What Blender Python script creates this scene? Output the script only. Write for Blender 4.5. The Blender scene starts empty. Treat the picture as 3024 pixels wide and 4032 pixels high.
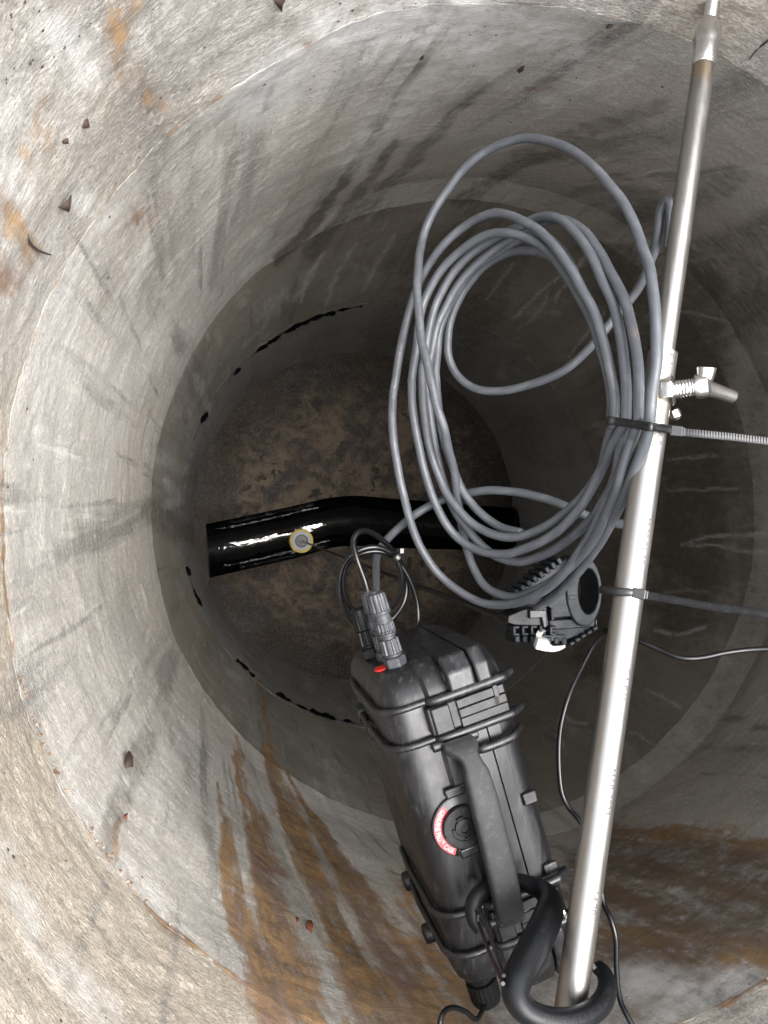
import bpy, math, random
import numpy as np
from mathutils import Matrix, Vector

random.seed(7)
rng = np.random.default_rng(7)
sc = bpy.context.scene
COL = sc.collection

# ------------------------------------------------------------------ camera
# World: metres, Z up, X to the right and Y to the top of the picture, camera at the origin
# looking down the shaft, ground 0.26 m below it.
FPX, CX, CY = 3028.0, 1512.0, 2016.0            # focal length and centre in photo pixels (3024 x 4032)
NADIR = (950.6, 2047.0)                          # where plumb lines meet in the picture
_d = np.array([NADIR[0] - CX, NADIR[1] - CY, FPX]); _d /= np.linalg.norm(_d)
_ex = np.array([1.0, 0, 0]); _ex -= _d * (_ex @ _d); _ex /= np.linalg.norm(_ex)
_ey = np.cross(_d, _ex)
CAM2W = np.array([_ex, -_ey, -_d])               # camera (right, down, forward) -> world


def P(px, py, depth):
    """point seen at photo pixel (px, py) lying `depth` metres below the camera"""
    v = CAM2W @ np.array([px - CX, py - CY, FPX])
    return v * (depth / -v[2])


def proj(pts):
    c = np.asarray(pts) @ CAM2W
    return c[..., 0] / c[..., 2] * FPX + CX, c[..., 1] / c[..., 2] * FPX + CY


cam = bpy.data.cameras.new('camera')
cam_o = bpy.data.objects.new('camera', cam); COL.objects.link(cam_o)
cam.sensor_fit = 'VERTICAL'; cam.sensor_height = 36.0; cam.sensor_width = 27.0
cam.lens = FPX / 4032.0 * 36.0
cam.clip_start = 0.01; cam.clip_end = 200
m = Matrix.Identity(4)
for i in range(3):
    m[i][0] = CAM2W[i, 0]; m[i][1] = -CAM2W[i, 1]; m[i][2] = -CAM2W[i, 2]
cam_o.matrix_world = m
sc.camera = cam_o

# ------------------------------------------------------------------ sky, sun, exposure
SUN_FROM = Vector((0.24, 0.0, 1.0)).normalized()   # soft daylight comes from the right of the picture
w = bpy.data.worlds.new('World'); sc.world = w; w.use_nodes = True
nt = w.node_tree; nt.nodes.clear()
sky = nt.nodes.new('ShaderNodeTexSky'); sky.sky_type = 'NISHITA'; sky.sun_disc = False
sky.sun_elevation = math.asin(SUN_FROM.z); sky.sun_rotation = math.atan2(SUN_FROM.x, SUN_FROM.y)
sky.air_density = 1.0; sky.dust_density = 4.0; sky.ozone_density = 1.0
hsv = nt.nodes.new('ShaderNodeHueSaturation'); hsv.inputs['Saturation'].default_value = 0.22   # cloud-greyed sky
bg = nt.nodes.new('ShaderNodeBackground'); bg.inputs['Strength'].default_value = 0.15
wo = nt.nodes.new('ShaderNodeOutputWorld')
nt.links.new(sky.outputs[0], hsv.inputs['Color']); nt.links.new(hsv.outputs[0], bg.inputs[0]); nt.links.new(bg.outputs[0], wo.inputs[0])
sl = bpy.data.lights.new('sun', 'SUN'); sl.energy = .60; sl.angle = math.radians(50); sl.color = (1, .965, .92)
so = bpy.data.objects.new('sun', sl); COL.objects.link(so)
so.rotation_euler = SUN_FROM.to_track_quat('Z', 'Y').to_euler(); so.location = (2, 1, 3)
sc.view_settings.view_transform = 'Standard'; sc.view_settings.look = 'None'
sc.view_settings.exposure = 2.75; sc.view_settings.gamma = 1.0
sc.view_settings.use_curve_mapping = False
sc.render.engine = 'CYCLES'
sc.cycles.max_bounces = 10; sc.cycles.diffuse_bounces = 9
sc.cycles.use_denoising = True

# ------------------------------------------------------------------ helpers


def tag(o, label=None, cat=None, group=None, kind=None):
    if label: o['label'] = label
    if cat: o['category'] = cat
    if group: o['group'] = group
    if kind: o['kind'] = kind
    return o


def empty(name, loc, label, cat, group=None):
    o = bpy.data.objects.new(name, None); COL.objects.link(o)
    o.location = Vector([float(a) for a in loc]); o.empty_display_size = .02
    return tag(o, label, cat, group)


def norm(v):
    v = np.asarray(v, float); return v / max(np.linalg.norm(v), 1e-12)


def spline(pts, n=12):
    """Catmull-Rom through pts"""
    p = np.asarray(pts, float)
    q = np.vstack([2 * p[0] - p[1], p, 2 * p[-1] - p[-2]])
    out = []
    for i in range(1, len(q) - 2):
        a, b, c, d = q[i - 1:i + 3]
        for t in np.linspace(0, 1, n, endpoint=False):
            out.append(.5 * (2 * b + (c - a) * t + (2 * a - 5 * b + 4 * c - d) * t * t + (3 * b - a - 3 * c + d) * t ** 3))
    out.append(p[-1])
    return np.array(out)


class MB:
    """collects geometry (optionally in a local frame) and links it as one mesh object"""
    def __init__(s, M=None):
        s.v = []; s.f = []; s.M = M

    def add(s, verts, faces):
        k = len(s.v)
        for q in verts:
            q = np.asarray(q, float)
            if s.M is not None: q = s.M[:3, :3] @ q + s.M[:3, 3]
            s.v.append(q)
        s.f += [tuple(i + k for i in f) for f in faces]
        return s

    def box(s, c, size, ax=None, taper=(1, 1)):
        c = np.asarray(c, float); h = np.asarray(size, float) / 2
        ax = np.eye(3) if ax is None else np.asarray(ax, float)
        vs = []
        for z in (-1, 1):
            for x, y in ((-1, -1), (1, -1), (1, 1), (-1, 1)):
                kx, ky = (taper if z > 0 else (1, 1))
                vs.append(c + ax[0] * x * h[0] * kx + ax[1] * y * h[1] * ky + ax[2] * z * h[2])
        return s.add(vs, [(3, 2, 1, 0), (4, 5, 6, 7), (0, 1, 5, 4), (1, 2, 6, 5), (2, 3, 7, 6), (3, 0, 4, 7)])

    def prism(s, poly, z0, z1, o=(0, 0, 0), ax=None):
        """polygon (x, y) extruded from z0 to z1 along the third axis"""
        ax = np.eye(3) if ax is None else np.asarray(ax, float); o = np.asarray(o, float)
        n = len(poly)
        vs = [o + ax[0] * x + ax[1] * y + ax[2] * z0 for x, y in poly] + [o + ax[0] * x + ax[1] * y + ax[2] * z1 for x, y in poly]
        fs = [tuple(range(n))[::-1], tuple(range(n, 2 * n))] + [(i, (i + 1) % n, n + (i + 1) % n, n + i) for i in range(n)]
        return s.add(vs, fs)

    def tube(s, pts, r, n=12, cap=True, flat=None, ref=None):
        """swept round (or flat: (half width, half height)) section"""
        p = np.asarray(pts, float); N = len(p)
        r = np.full(N, r) if np.isscalar(r) else np.interp(np.linspace(0, 1, N), np.linspace(0, 1, len(r)), r)
        t = np.gradient(p, axis=0); t /= np.linalg.norm(t, axis=1)[:, None] + 1e-12
        u = norm(np.cross(t[0], (0, 0, 1) if abs(t[0][2]) < .9 else (1, 0, 0))) if ref is None else norm(np.asarray(ref) - t[0] * (np.asarray(ref) @ t[0]))
        vs = []
        for i in range(N):
            u = norm(u - t[i] * (u @ t[i])); b = np.cross(t[i], u)
            for k in range(n):
                a = 2 * math.pi * k / n
                if flat is None:
                    vs.append(p[i] + r[i] * (math.cos(a) * u + math.sin(a) * b))
                else:
                    ca, sa = math.cos(a), math.sin(a)
                    e = .4
                    vs.append(p[i] + r[i] * (flat[0] * math.copysign(abs(ca) ** e, ca) * u + flat[1] * math.copysign(abs(sa) ** e, sa) * b))
        fs = [(i * n + k, i * n + (k + 1) % n, (i + 1) * n + (k + 1) % n, (i + 1) * n + k) for i in range(N - 1) for k in range(n)]
        if cap: fs += [tuple(range(n))[::-1], tuple(range((N - 1) * n, N * n))]
        return s.add(vs, fs)

    def lathe(s, o, axis, prof, n=24, teeth=0, tdepth=0.0, ref=None):
        """profile of (radius, distance along axis[, toothed 0/1])"""
        o = np.asarray(o, float); a = norm(axis)
        u = norm(np.cross(a, (0, 0, 1) if abs(a[2]) < .9 else (1, 0, 0))) if ref is None else norm(np.asarray(ref) - a * (np.asarray(ref) @ a))
        b = np.cross(a, u)
        if teeth: n = teeth * 4
        vs = []
        for q in prof:
            r, h = q[0], q[1]
            for k in range(n):
                rr = r - (tdepth if (teeth and len(q) > 2 and q[2] and k % 4 in (2, 3)) else 0)
                g = 2 * math.pi * k / n
                vs.append(o + a * h + rr * (math.cos(g) * u + math.sin(g) * b))
        N = len(prof)
        fs = [(i * n + k, i * n + (k + 1) % n, (i + 1) * n + (k + 1) % n, (i + 1) * n + k) for i in range(N - 1) for k in range(n)]
        fs += [tuple(range(n))[::-1], tuple(range((N - 1) * n, N * n))]
        return s.add(vs, fs)

    def loft(s, loops):
        n = len(loops[0]); vs = [q for l in loops for q in l]
        fs = [(i * n + k, i * n + (k + 1) % n, (i + 1) * n + (k + 1) % n, (i + 1) * n + k) for i in range(len(loops) - 1) for k in range(n)]
        fs += [tuple(range(n))[::-1], tuple(range((len(loops) - 1) * n, len(loops) * n))]
        return s.add(vs, fs)

    def build(s, name, mat, parent=None, origin=None, smooth=True, bevel=0, seg=2, sub=0, angle=40):
        root = parent
        while root is not None and root.parent is not None: root = root.parent
        o0 = np.array(root.location) if root is not None else (np.asarray(origin, float) if origin is not None else np.mean(s.v, axis=0))
        me = bpy.data.meshes.new(name)
        me.from_pydata([tuple(q - o0) for q in s.v], [], s.f); me.update()
        import bmesh
        b = bmesh.new(); b.from_mesh(me); bmesh.ops.recalc_face_normals(b, faces=b.faces); b.to_mesh(me); b.free()
        o = bpy.data.objects.new(name, me); COL.objects.link(o)
        if mat is not None: me.materials.append(mat)
        if parent is not None: o.parent = parent
        else: o.location = Vector([float(a) for a in o0])
        if bevel:
            md = o.modifiers.new('bevel', 'BEVEL'); md.width = bevel; md.segments = seg; md.limit_method = 'ANGLE'; md.angle_limit = math.radians(35); md.harden_normals = False
        if smooth:
            for q in me.polygons: q.use_smooth = True
            me.set_sharp_from_angle(angle=math.radians(angle))
        return o


def text_geo(txt, size, align='LEFT', res=2):
    c = bpy.data.curves.new('t', 'FONT'); c.body = txt; c.size = size; c.align_x = align; c.resolution_u = res
    o = bpy.data.objects.new('t', c); COL.objects.link(o)
    dg = bpy.context.evaluated_depsgraph_get(); me = bpy.data.meshes.new_from_object(o.evaluated_get(dg))
    import bmesh
    b = bmesh.new(); b.from_mesh(me); bmesh.ops.triangulate(b, faces=b.faces)
    for _ in range(4):                                # fine enough to wrap round a tube
        ed = [e for e in b.edges if e.calc_length() > size * .16]
        if not ed: break
        bmesh.ops.subdivide_edges(b, edges=ed, cuts=1); bmesh.ops.triangulate(b, faces=b.faces)
    b.to_mesh(me); b.free()
    v = [tuple(q.co) for q in me.vertices]; f = [tuple(q.vertices) for q in me.polygons]
    bpy.data.objects.remove(o); bpy.data.curves.remove(c); bpy.data.meshes.remove(me)
    return v, f


# ------------------------------------------------------------------ numpy noise
_tab = rng.random(65536)


def vnoise(p):
    p = np.asarray(p, float); i = np.floor(p).astype(np.int64); f = p - i; f = f * f * (3 - 2 * f)
    def h(a, b, c): return _tab[((a * 73856093) ^ (b * 19349663) ^ (c * 83492791)) & 65535]
    x, y, z = i[..., 0], i[..., 1], i[..., 2]; fx, fy, fz = f[..., 0], f[..., 1], f[..., 2]
    c00 = h(x, y, z) * (1 - fx) + h(x + 1, y, z) * fx; c10 = h(x, y + 1, z) * (1 - fx) + h(x + 1, y + 1, z) * fx
    c01 = h(x, y, z + 1) * (1 - fx) + h(x + 1, y, z + 1) * fx; c11 = h(x, y + 1, z + 1) * (1 - fx) + h(x + 1, y + 1, z + 1) * fx
    return (c00 * (1 - fy) + c10 * fy) * (1 - fz) + (c01 * (1 - fy) + c11 * fy) * fz


def fbm(p, o=4):
    p = np.asarray(p, float); s = 0; a = .5; t = 0
    for k in range(o): s = s + a * vnoise(p * 2 ** k + 17.3 * k); t += a; a *= .5
    return s / t


# ------------------------------------------------------------------ node helpers
class NT:
    def __init__(s, name):
        s.m = bpy.data.materials.new(name); s.m.use_nodes = True; s.t = s.m.node_tree; s.t.nodes.clear()
        s.out = s.t.nodes.new('ShaderNodeOutputMaterial'); s.b = s.t.nodes.new('ShaderNodeBsdfPrincipled')
        s.t.links.new(s.b.outputs[0], s.out.inputs[0])

    def n(s, typ, **kw):
        x = s.t.nodes.new('ShaderNode' + typ)
        for k, v in kw.items(): setattr(x, k, v)
        return x

    def l(s, a, b): s.t.links.new(a, b)

    def setv(s, sock, v):
        if hasattr(v, 'links') or isinstance(v, bpy.types.NodeSocket): s.l(v, sock)
        elif isinstance(v, (tuple, list)): sock.default_value = tuple(v) + ((1,) if len(v) == 3 and len(sock.default_value) == 4 else ())
        else: sock.default_value = v

    def coord(s, scale=(1, 1, 1), rot=(0, 0, 0)):
        c = s.n('TexCoord'); mp = s.n('Mapping'); s.l(c.outputs['Object'], mp.inputs[0])
        mp.inputs['Scale'].default_value = scale; mp.inputs['Rotation'].default_value = rot
        return mp.outputs[0]

    def noise(s, scale=1, vec=(1, 1, 1), detail=4, rough=.55, dist=0, rot=(0, 0, 0)):
        x = s.n('TexNoise'); s.l(s.coord(vec, rot), x.inputs['Vector'])
        x.inputs['Scale'].default_value = scale; x.inputs['Detail'].default_value = detail; x.inputs['Roughness'].default_value = rough; x.inputs['Distortion'].default_value = dist
        return x.outputs[0]

    def flow(s, scale=1, vec=(1, 1, 1), detail=4, rough=.55, dist=0):
        at = s.n('Attribute', attribute_name='flow'); mp = s.n('Mapping'); s.l(at.outputs['Vector'], mp.inputs[0]); mp.inputs['Scale'].default_value = vec
        x = s.n('TexNoise'); s.l(mp.outputs[0], x.inputs['Vector'])
        x.inputs['Scale'].default_value = scale; x.inputs['Detail'].default_value = detail; x.inputs['Roughness'].default_value = rough; x.inputs['Distortion'].default_value = dist
        return x.outputs[0]

    def voronoi(s, scale=1, vec=(1, 1, 1), feature='F1'):
        x = s.n('TexVoronoi', feature=feature); s.l(s.coord(vec), x.inputs['Vector']); x.inputs['Scale'].default_value = scale
        return x.outputs['Distance']

    def ramp(s, fac, a, b, lo=0.0, hi=1.0):
        x = s.n('MapRange'); x.interpolation_type = 'SMOOTHSTEP'; s.setv(x.inputs[0], fac)
        x.inputs[1].default_value = a; x.inputs[2].default_value = b; x.inputs[3].default_value = lo; x.inputs[4].default_value = hi
        return x.outputs[0]

    def mix(s, fac, a, b, blend='MIX'):
        x = s.n('Mix', data_type='RGBA', blend_type=blend)
        s.setv(x.inputs[0], fac); s.setv(x.inputs[6], a); s.setv(x.inputs[7], b)
        return x.outputs[2]

    def math(s, op, a, b=0.0, clamp=False):
        x = s.n('Math', operation=op, use_clamp=clamp); s.setv(x.inputs[0], a); s.setv(x.inputs[1], b)
        return x.outputs[0]

    def bump(s, h, strength, dist, prev=None):
        x = s.n('Bump'); x.inputs['Strength'].default_value = strength; x.inputs['Distance'].default_value = dist
        s.l(h, x.inputs['Height'])
        if prev is not None: s.l(prev, x.inputs['Normal'])
        return x.outputs[0]

    def done(s, color=None, rough=None, metal=None, normal=None, **kw):
        for k, v in (('Base Color', color), ('Roughness', rough), ('Metallic', metal)):
            if v is not None: s.setv(s.b.inputs[k], v)
        if normal is not None: s.l(normal, s.b.inputs['Normal'])
        for k, v in kw.items(): s.setv(s.b.inputs[k.replace('_', ' ')], v)
        return s.m


def concrete(name, light, dark, tint, streak=.5, flake=.5, rough=.85):
    """weathered precast concrete; the stain attribute holds rust (r), brown dirt and darkening (g), lime (b)"""
    t = NT(name)
    big = t.noise(5, (1, 1, .35), 5, .6)
    c = t.mix(t.ramp(big, .35, .65), dark, light)
    tn = t.noise(2.3, (1, 1, 1), 4, .6)
    c = t.mix(t.ramp(tn, .38, .64, 0, .85), c, tint)
    ef = t.flow(19, (1, 1, .20), 6, .68, .4)                        # pale lime runs
    c = t.mix(t.ramp(ef, .54, .70, 0, .62), c, tuple(min(.8, k * 1.45) for k in light))
    st = t.flow(13, (1, 1, .09), 5, .6, .25)                        # broad damp run-off down the wall
    c = t.mix(t.ramp(st, .52, .68, 0, streak * 1.25), c, tuple(k * .60 for k in dark))
    st2 = t.flow(46, (1, 1, .05), 4, .55, .12)                      # thin drip lines
    c = t.mix(t.ramp(st2, .58, .70, 0, streak), c, tuple(k * .50 for k in dark))
    c = t.mix(t.ramp(t.flow(60, (1, 1, .06), 5, .65, .2), .62, .72, 0, streak * .8), c, tuple(min(.8, k * 1.4) for k in light))
    fl = t.noise(215, (1, 1, 2.2), 5, .72)                           # flaky grain
    c = t.mix(t.ramp(fl, .50, .68, 0, flake), c, tuple(min(1, k * 1.6) for k in light))
    c = t.mix(t.ramp(fl, .50, .30, 0, flake), c, tuple(k * .45 for k in dark))
    sp = t.noise(420, (1, 1, 1.4), 3, .6)
    c = t.mix(t.ramp(sp, .60, .72, 0, .35), c, tuple(k * .5 for k in dark))
    gr = t.noise(900, (1, 1, 1.5), 3, .65)                          # sand grain and pores
    c = t.mix(t.ramp(gr, .52, .68, 0, .5), c, tuple(min(.85, k * 1.5) for k in light))
    c = t.mix(t.ramp(gr, .46, .30, 0, .6), c, tuple(k * .42 for k in dark))
    pv = t.voronoi(150); c = t.mix(t.math('MULTIPLY', t.ramp(pv, .10, .05), t.ramp(t.noise(20), .50, .62)), c, tuple(k * .22 for k in dark))
    at = t.n('Attribute', attribute_name='stain'); sep = t.n('SeparateColor'); t.l(at.outputs['Color'], sep.inputs[0])
    rn = t.flow(44, (1, 1, .09), 7, .68, .35); rn2 = t.noise(60, (1, 1, .5), 5, .7)
    rust = t.mix(t.ramp(rn2, .36, .66), (.135, .072, .030), (.37, .205, .070))
    rust = t.mix(t.ramp(t.flow(26, (1, 1, .12), 4, .6), .50, .66, 0, .8), rust, (.20, .125, .098))
    rf = t.math('ADD', sep.outputs[0], t.math('ADD', t.math('MULTIPLY', t.math('SUBTRACT', rn, .5), 2.3), t.math('MULTIPLY', t.math('SUBTRACT', rn2, .5), 1.7))); rf = t.ramp(rf, .16, .98, 0, .92)
    rf = t.math('MULTIPLY', rf, t.ramp(sep.outputs[0], .0, .4))
    c = t.mix(rf, c, rust)
    dn = t.math('ADD', sep.outputs[1], t.math('MULTIPLY', t.math('SUBTRACT', rn2, .5), 1.0))
    df = t.math('MULTIPLY', t.ramp(dn, .15, .9, 0, .85), t.ramp(sep.outputs[1], .0, .2))
    c = t.mix(df, c, (.095, .080, .063))
    lf = t.math('MULTIPLY', sep.outputs[2], t.ramp(rn2, .3, .6)); c = t.mix(t.math('MULTIPLY', lf, .85), c, (.76, .75, .73))
    h1 = t.noise(210, (1, 1, 2.6), 6, .75); h2 = t.noise(45, (1, 1, 1.8), 5, .65)
    nrm = t.bump(h2, .45, .006); nrm = t.bump(h1, .9, .0035, nrm)
    return t.done(c, t.ramp(h2, .3, .7, rough - .12, rough + .08), 0, nrm)


M = {}
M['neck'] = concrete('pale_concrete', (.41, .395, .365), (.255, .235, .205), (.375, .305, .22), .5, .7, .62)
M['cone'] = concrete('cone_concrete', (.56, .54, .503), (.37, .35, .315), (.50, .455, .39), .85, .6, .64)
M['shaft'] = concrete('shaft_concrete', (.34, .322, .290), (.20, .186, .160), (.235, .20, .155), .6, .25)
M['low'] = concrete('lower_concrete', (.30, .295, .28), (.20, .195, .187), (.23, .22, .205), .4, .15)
M['mortar'] = concrete('mortar', (.52, .50, .465), (.37, .35, .32), (.43, .40, .345), .5, .35)


def floor_mat():
    t = NT('floor_sludge')
    a = t.noise(8, (1, 1, 1), 7, .72, .4)
    c = t.mix(t.ramp(a, .40, .60), (.018, .011, .008), (.155, .118, .080))
    b = t.noise(16, (1, 1, 1), 5, .65)
    c = t.mix(t.ramp(b, .52, .70, 0, .7), c, (.085, .052, .030))
    v = t.noise(22, (1, 1, 1), 3, .5, .3); big = t.noise(5, (1, 1, 1), 2, .5)
    c = t.mix(t.math('MULTIPLY', t.ramp(v, .56, .60), t.ramp(big, .45, .58)), c, (.022, .019, .017))
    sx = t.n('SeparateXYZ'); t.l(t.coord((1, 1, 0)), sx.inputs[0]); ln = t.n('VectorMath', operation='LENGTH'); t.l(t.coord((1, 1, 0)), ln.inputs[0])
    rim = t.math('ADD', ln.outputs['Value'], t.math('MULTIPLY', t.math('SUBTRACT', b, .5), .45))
    c = t.mix(t.ramp(rim, .42, .60, 0, .85), c, (.016, .0115, .009))          # darker towards the outer edge of the floor
    g = t.noise(130, (1, 1, 1), 4, .7)
    c = t.mix(t.ramp(g, .45, .75, 0, .5), c, (.17, .14, .105))
    n = t.bump(b, .6, .012); n = t.bump(g, .5, .003, n)
    return t.done(c, t.ramp(a, .3, .7, .55, .9), 0, n)


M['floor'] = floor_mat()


def simple(name, col, rough=.5, metal=0, bump=None, var=None, **kw):
    t = NT(name); c = col
    if var:
        sc_, amt, other = var; c = t.mix(t.ramp(t.noise(sc_, (1, 1, 1), 5, .6), .42, .68, 0, amt), col, other)
    nn = None
    if bump: nn = t.bump(t.noise(bump[0], bump[3] if len(bump) > 3 else (1, 1, 1), 4, .6), bump[1], bump[2])
    return t.done(c, rough, metal, nn, **kw)


def wet_mat():
    t = NT('wet_black_pipe')
    a = t.noise(9, (1, 1.8, 1), 3, .55, .5)
    return t.done((.002, .0022, .0026), t.ramp(a, .45, .65, .03, .09), 0, t.bump(a, .26, .014), Specular_IOR_Level=.9)


M['wet'] = wet_mat()
M['asphalt'] = simple('asphalt', (.06, .06, .058), .9, 0, (300, .5, .002), (80, .5, (.1, .1, .095)))


def plastic(name, base, dusty, rough, ani=(1, 1, 1), spec=.5):
    t = NT(name)
    a = t.noise(60, (1, 1, 1), 5, .65); s = t.noise(260, ani, 4, .6); d = t.noise(24, (1, 1, 1), 6, .7, .5)
    c = t.mix(t.ramp(d, .52, .74, 0, .55), base, dusty); c = t.mix(t.ramp(s, .52, .70, 0, .6), c, dusty)
    r = t.math('ADD', t.ramp(a, .3, .7, rough - .06, rough + .06), t.ramp(d, .5, .75, 0, .18))
    n = t.bump(s, .22, .0006); g = t.noise(1500, (1, 1, 1), 2, .5); n = t.bump(g, .16, .0003, n)
    return t.done(c, r, 0, n, Specular_IOR_Level=spec)


M['case'] = plastic('case_black', (.0050, .0050, .0058), (.032, .032, .034), .37, (1, .12, 1), .40)
M['case2'] = plastic('latch_black', (.006, .006, .007), (.020, .020, .0215), .40, spec=.30)
M['handle'] = plastic('handle_rubber', (.018, .018, .019), (.040, .039, .038), .62, spec=.25)
M['gland'] = plastic('gland_grey', (.028, .030, .034), (.055, .055, .06), .46, spec=.32)
M['glandb'] = plastic('gland_black', (.004, .004, .0045), (.012, .012, .012), .42, spec=.18)
M['clamp'] = plastic('clamp_plastic', (.006, .0075, .0095), (.018, .022, .027), .50, spec=.17)
M['tie'] = simple('black_nylon', (.005, .005, .0055), .33, 0, (400, .2, .0005), None, Specular_IOR_Level=.45)
M['tie_old'] = simple('faded_nylon', (.006, .006, .0065), .5, 0, (300, .3, .0005), (200, .5, (.016, .016, .018)), Specular_IOR_Level=.05)
M['white'] = simple('white_nylon', (.42, .41, .375), .38, 0, None, (120, .5, (.34, .32, .28)), Subsurface_Weight=.15, Subsurface_Radius=(.003, .003, .0025))
M['bcable'] = simple('black_cable', (.003, .003, .0033), .24, 0, (300, .2, .0005), None, Specular_IOR_Level=.35)
M['biner'] = simple('black_aluminium', (.003, .0034, .0042), .40, 0, (700, .25, .0004), (90, .4, (.006, .0065, .007)), Specular_IOR_Level=.24)
M['ink'] = simple('dark_ink', (.065, .062, .062), .8, Specular_IOR_Level=.1)
M['cink'] = simple('cable_ink', (.018, .018, .02), .6)
M['emboss'] = simple('emboss_black', (.010, .010, .011), .5, Specular_IOR_Level=.3)
M['red'] = simple('red_label', (.30, .014, .024), .38, 0, None, (90, .4, (.33, .05, .055)))
M['redring'] = simple('red_seal', (.42, .012, .008), .4)
M['lwhite'] = simple('label_white', (.42, .34, .34), .5)
M['yellow'] = simple('yellow_ring', (.72, .52, .05), .45)
M['sgrey'] = simple('sensor_grey', (.40, .41, .43), .45)
M['sdark'] = simple('sensor_dark', (.10, .105, .12), .4)
M['gap'] = simple('dark_seal', (.006, .006, .006), .8)
M['seal'] = simple('black_sealant', (.004, .004, .004), 1.0, 0, None, None, Specular_IOR_Level=.0)
M['leaf'] = simple('dry_leaf', (.034, .019, .013), .75, 0, (250, .4, .001), (90, .6, (.014, .008, .006)))
M['leafr'] = simple('red_leaf', (.13, .032, .011), .7, 0, (250, .4, .001), (120, .6, (.08, .022, .01)))
M['crumb'] = simple('rust_crumb', (.085, .042, .02), .9, 0, (300, .5, .001), (150, .7, (.42, .34, .25)))
M['speck'] = simple('dark_specks', (.03, .022, .018), .9)
M['soil'] = simple('soil', (.08, .06, .04), 1)


def cable_mat():
    t = NT('grey_cable')
    a = t.noise(55, (1, 1, 1), 5, .65, .4); b = t.noise(130, (1, 1, 1), 4, .6)
    c = t.mix(t.ramp(a, .38, .66), (.048, .052, .059), (.069, .073, .080))
    c = t.mix(t.ramp(b, .55, .72, 0, .5), c, (.042, .046, .052))
    tw = t.n('Attribute', attribute_name='twist'); c = t.mix(t.math('MULTIPLY', tw.outputs['Fac'], t.ramp(a, .3, .6, .15, .75)), c, (.038, .042, .049))
    d = t.noise(14, (1, 1, 1), 3, .6); c = t.mix(t.ramp(d, .66, .74, 0, .3), c, (.15, .115, .075))
    return t.done(c, t.ramp(b, .3, .7, .40, .56), 0, t.bump(b, .25, .0008), Specular_IOR_Level=.45)


M['cable'] = cable_mat()


def steel_mat(name, z=None):
    t = NT(name)
    s = t.noise(500, (1, .03, 1), 4, .6); d = t.noise(18, (1, .6, 1), 6, .7); sp = t.noise(220, (1, 1, 1), 3, .6)
    c = t.mix(t.ramp(d, .50, .78, 0, .35), (.27, .263, .25), (.24, .22, .19))
    c = t.mix(t.ramp(sp, .66, .76, 0, .3), c, (.17, .155, .135)); c = t.mix(t.ramp(t.noise(7, (1, .5, 1), 5, .7), .5, .7, 0, .45), c, (.19, .172, .14))
    if z == 'rust':
        at = t.n('Attribute', attribute_name='stain'); sep = t.n('SeparateColor'); t.l(at.outputs['Color'], sep.inputs[0])
        k = t.math('MULTIPLY', sep.outputs[0], t.ramp(sp, .2, .6, .55, 1)); c = t.mix(k, c, (.40, .25, .12))
    r = t.math('ADD', t.ramp(s, .3, .7, .33, .42), t.ramp(d, .45, .7, 0, .16))
    return t.done(c, r, 1.0)


M['steel'] = steel_mat('brushed_steel', 'rust')
M['bright'] = simple('bright_steel', (.66, .65, .64), .22, 1, (200, .15, .001), (150, .4, (.5, .46, .4)))

# ------------------------------------------------------------------ the manhole
Z_OPEN, Z_D, Z_LIP, Z_C, Z_B, Z_F = .26, .561, 1.435, 1.539, 2.353, 3.163
NC, SCN = np.array([.2457, -.0053]), np.array([.4784, .016])       # neck axis, shaft axis (x, y)
NR, SR = .4063, .65
PIPE_R, PIPE_Y = .105, None


def prof(dep):
    """axis and radius of the inner wall at a depth"""
    k = np.clip((np.asarray(dep, float) - Z_D) / (Z_LIP - Z_D), 0, 1)
    return NC[0] + (SCN[0] - NC[0]) * k, NC[1] + (SCN[1] - NC[1]) * k, NR + (SR - NR) * k


def wall_hit(px, py):
    """depth at which the view ray of a photo pixel meets the wall"""
    a = P(px, py, 1.0); dd = np.arange(.2, Z_F, .002)
    cx, cy, R = prof(dd)
    out = np.hypot(a[0] * dd - cx, a[1] * dd - cy) - R
    i = np.argmax(out > 0)
    return P(px, py, dd[i]) if out[i] > 0 else P(px, py, Z_F)


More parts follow.
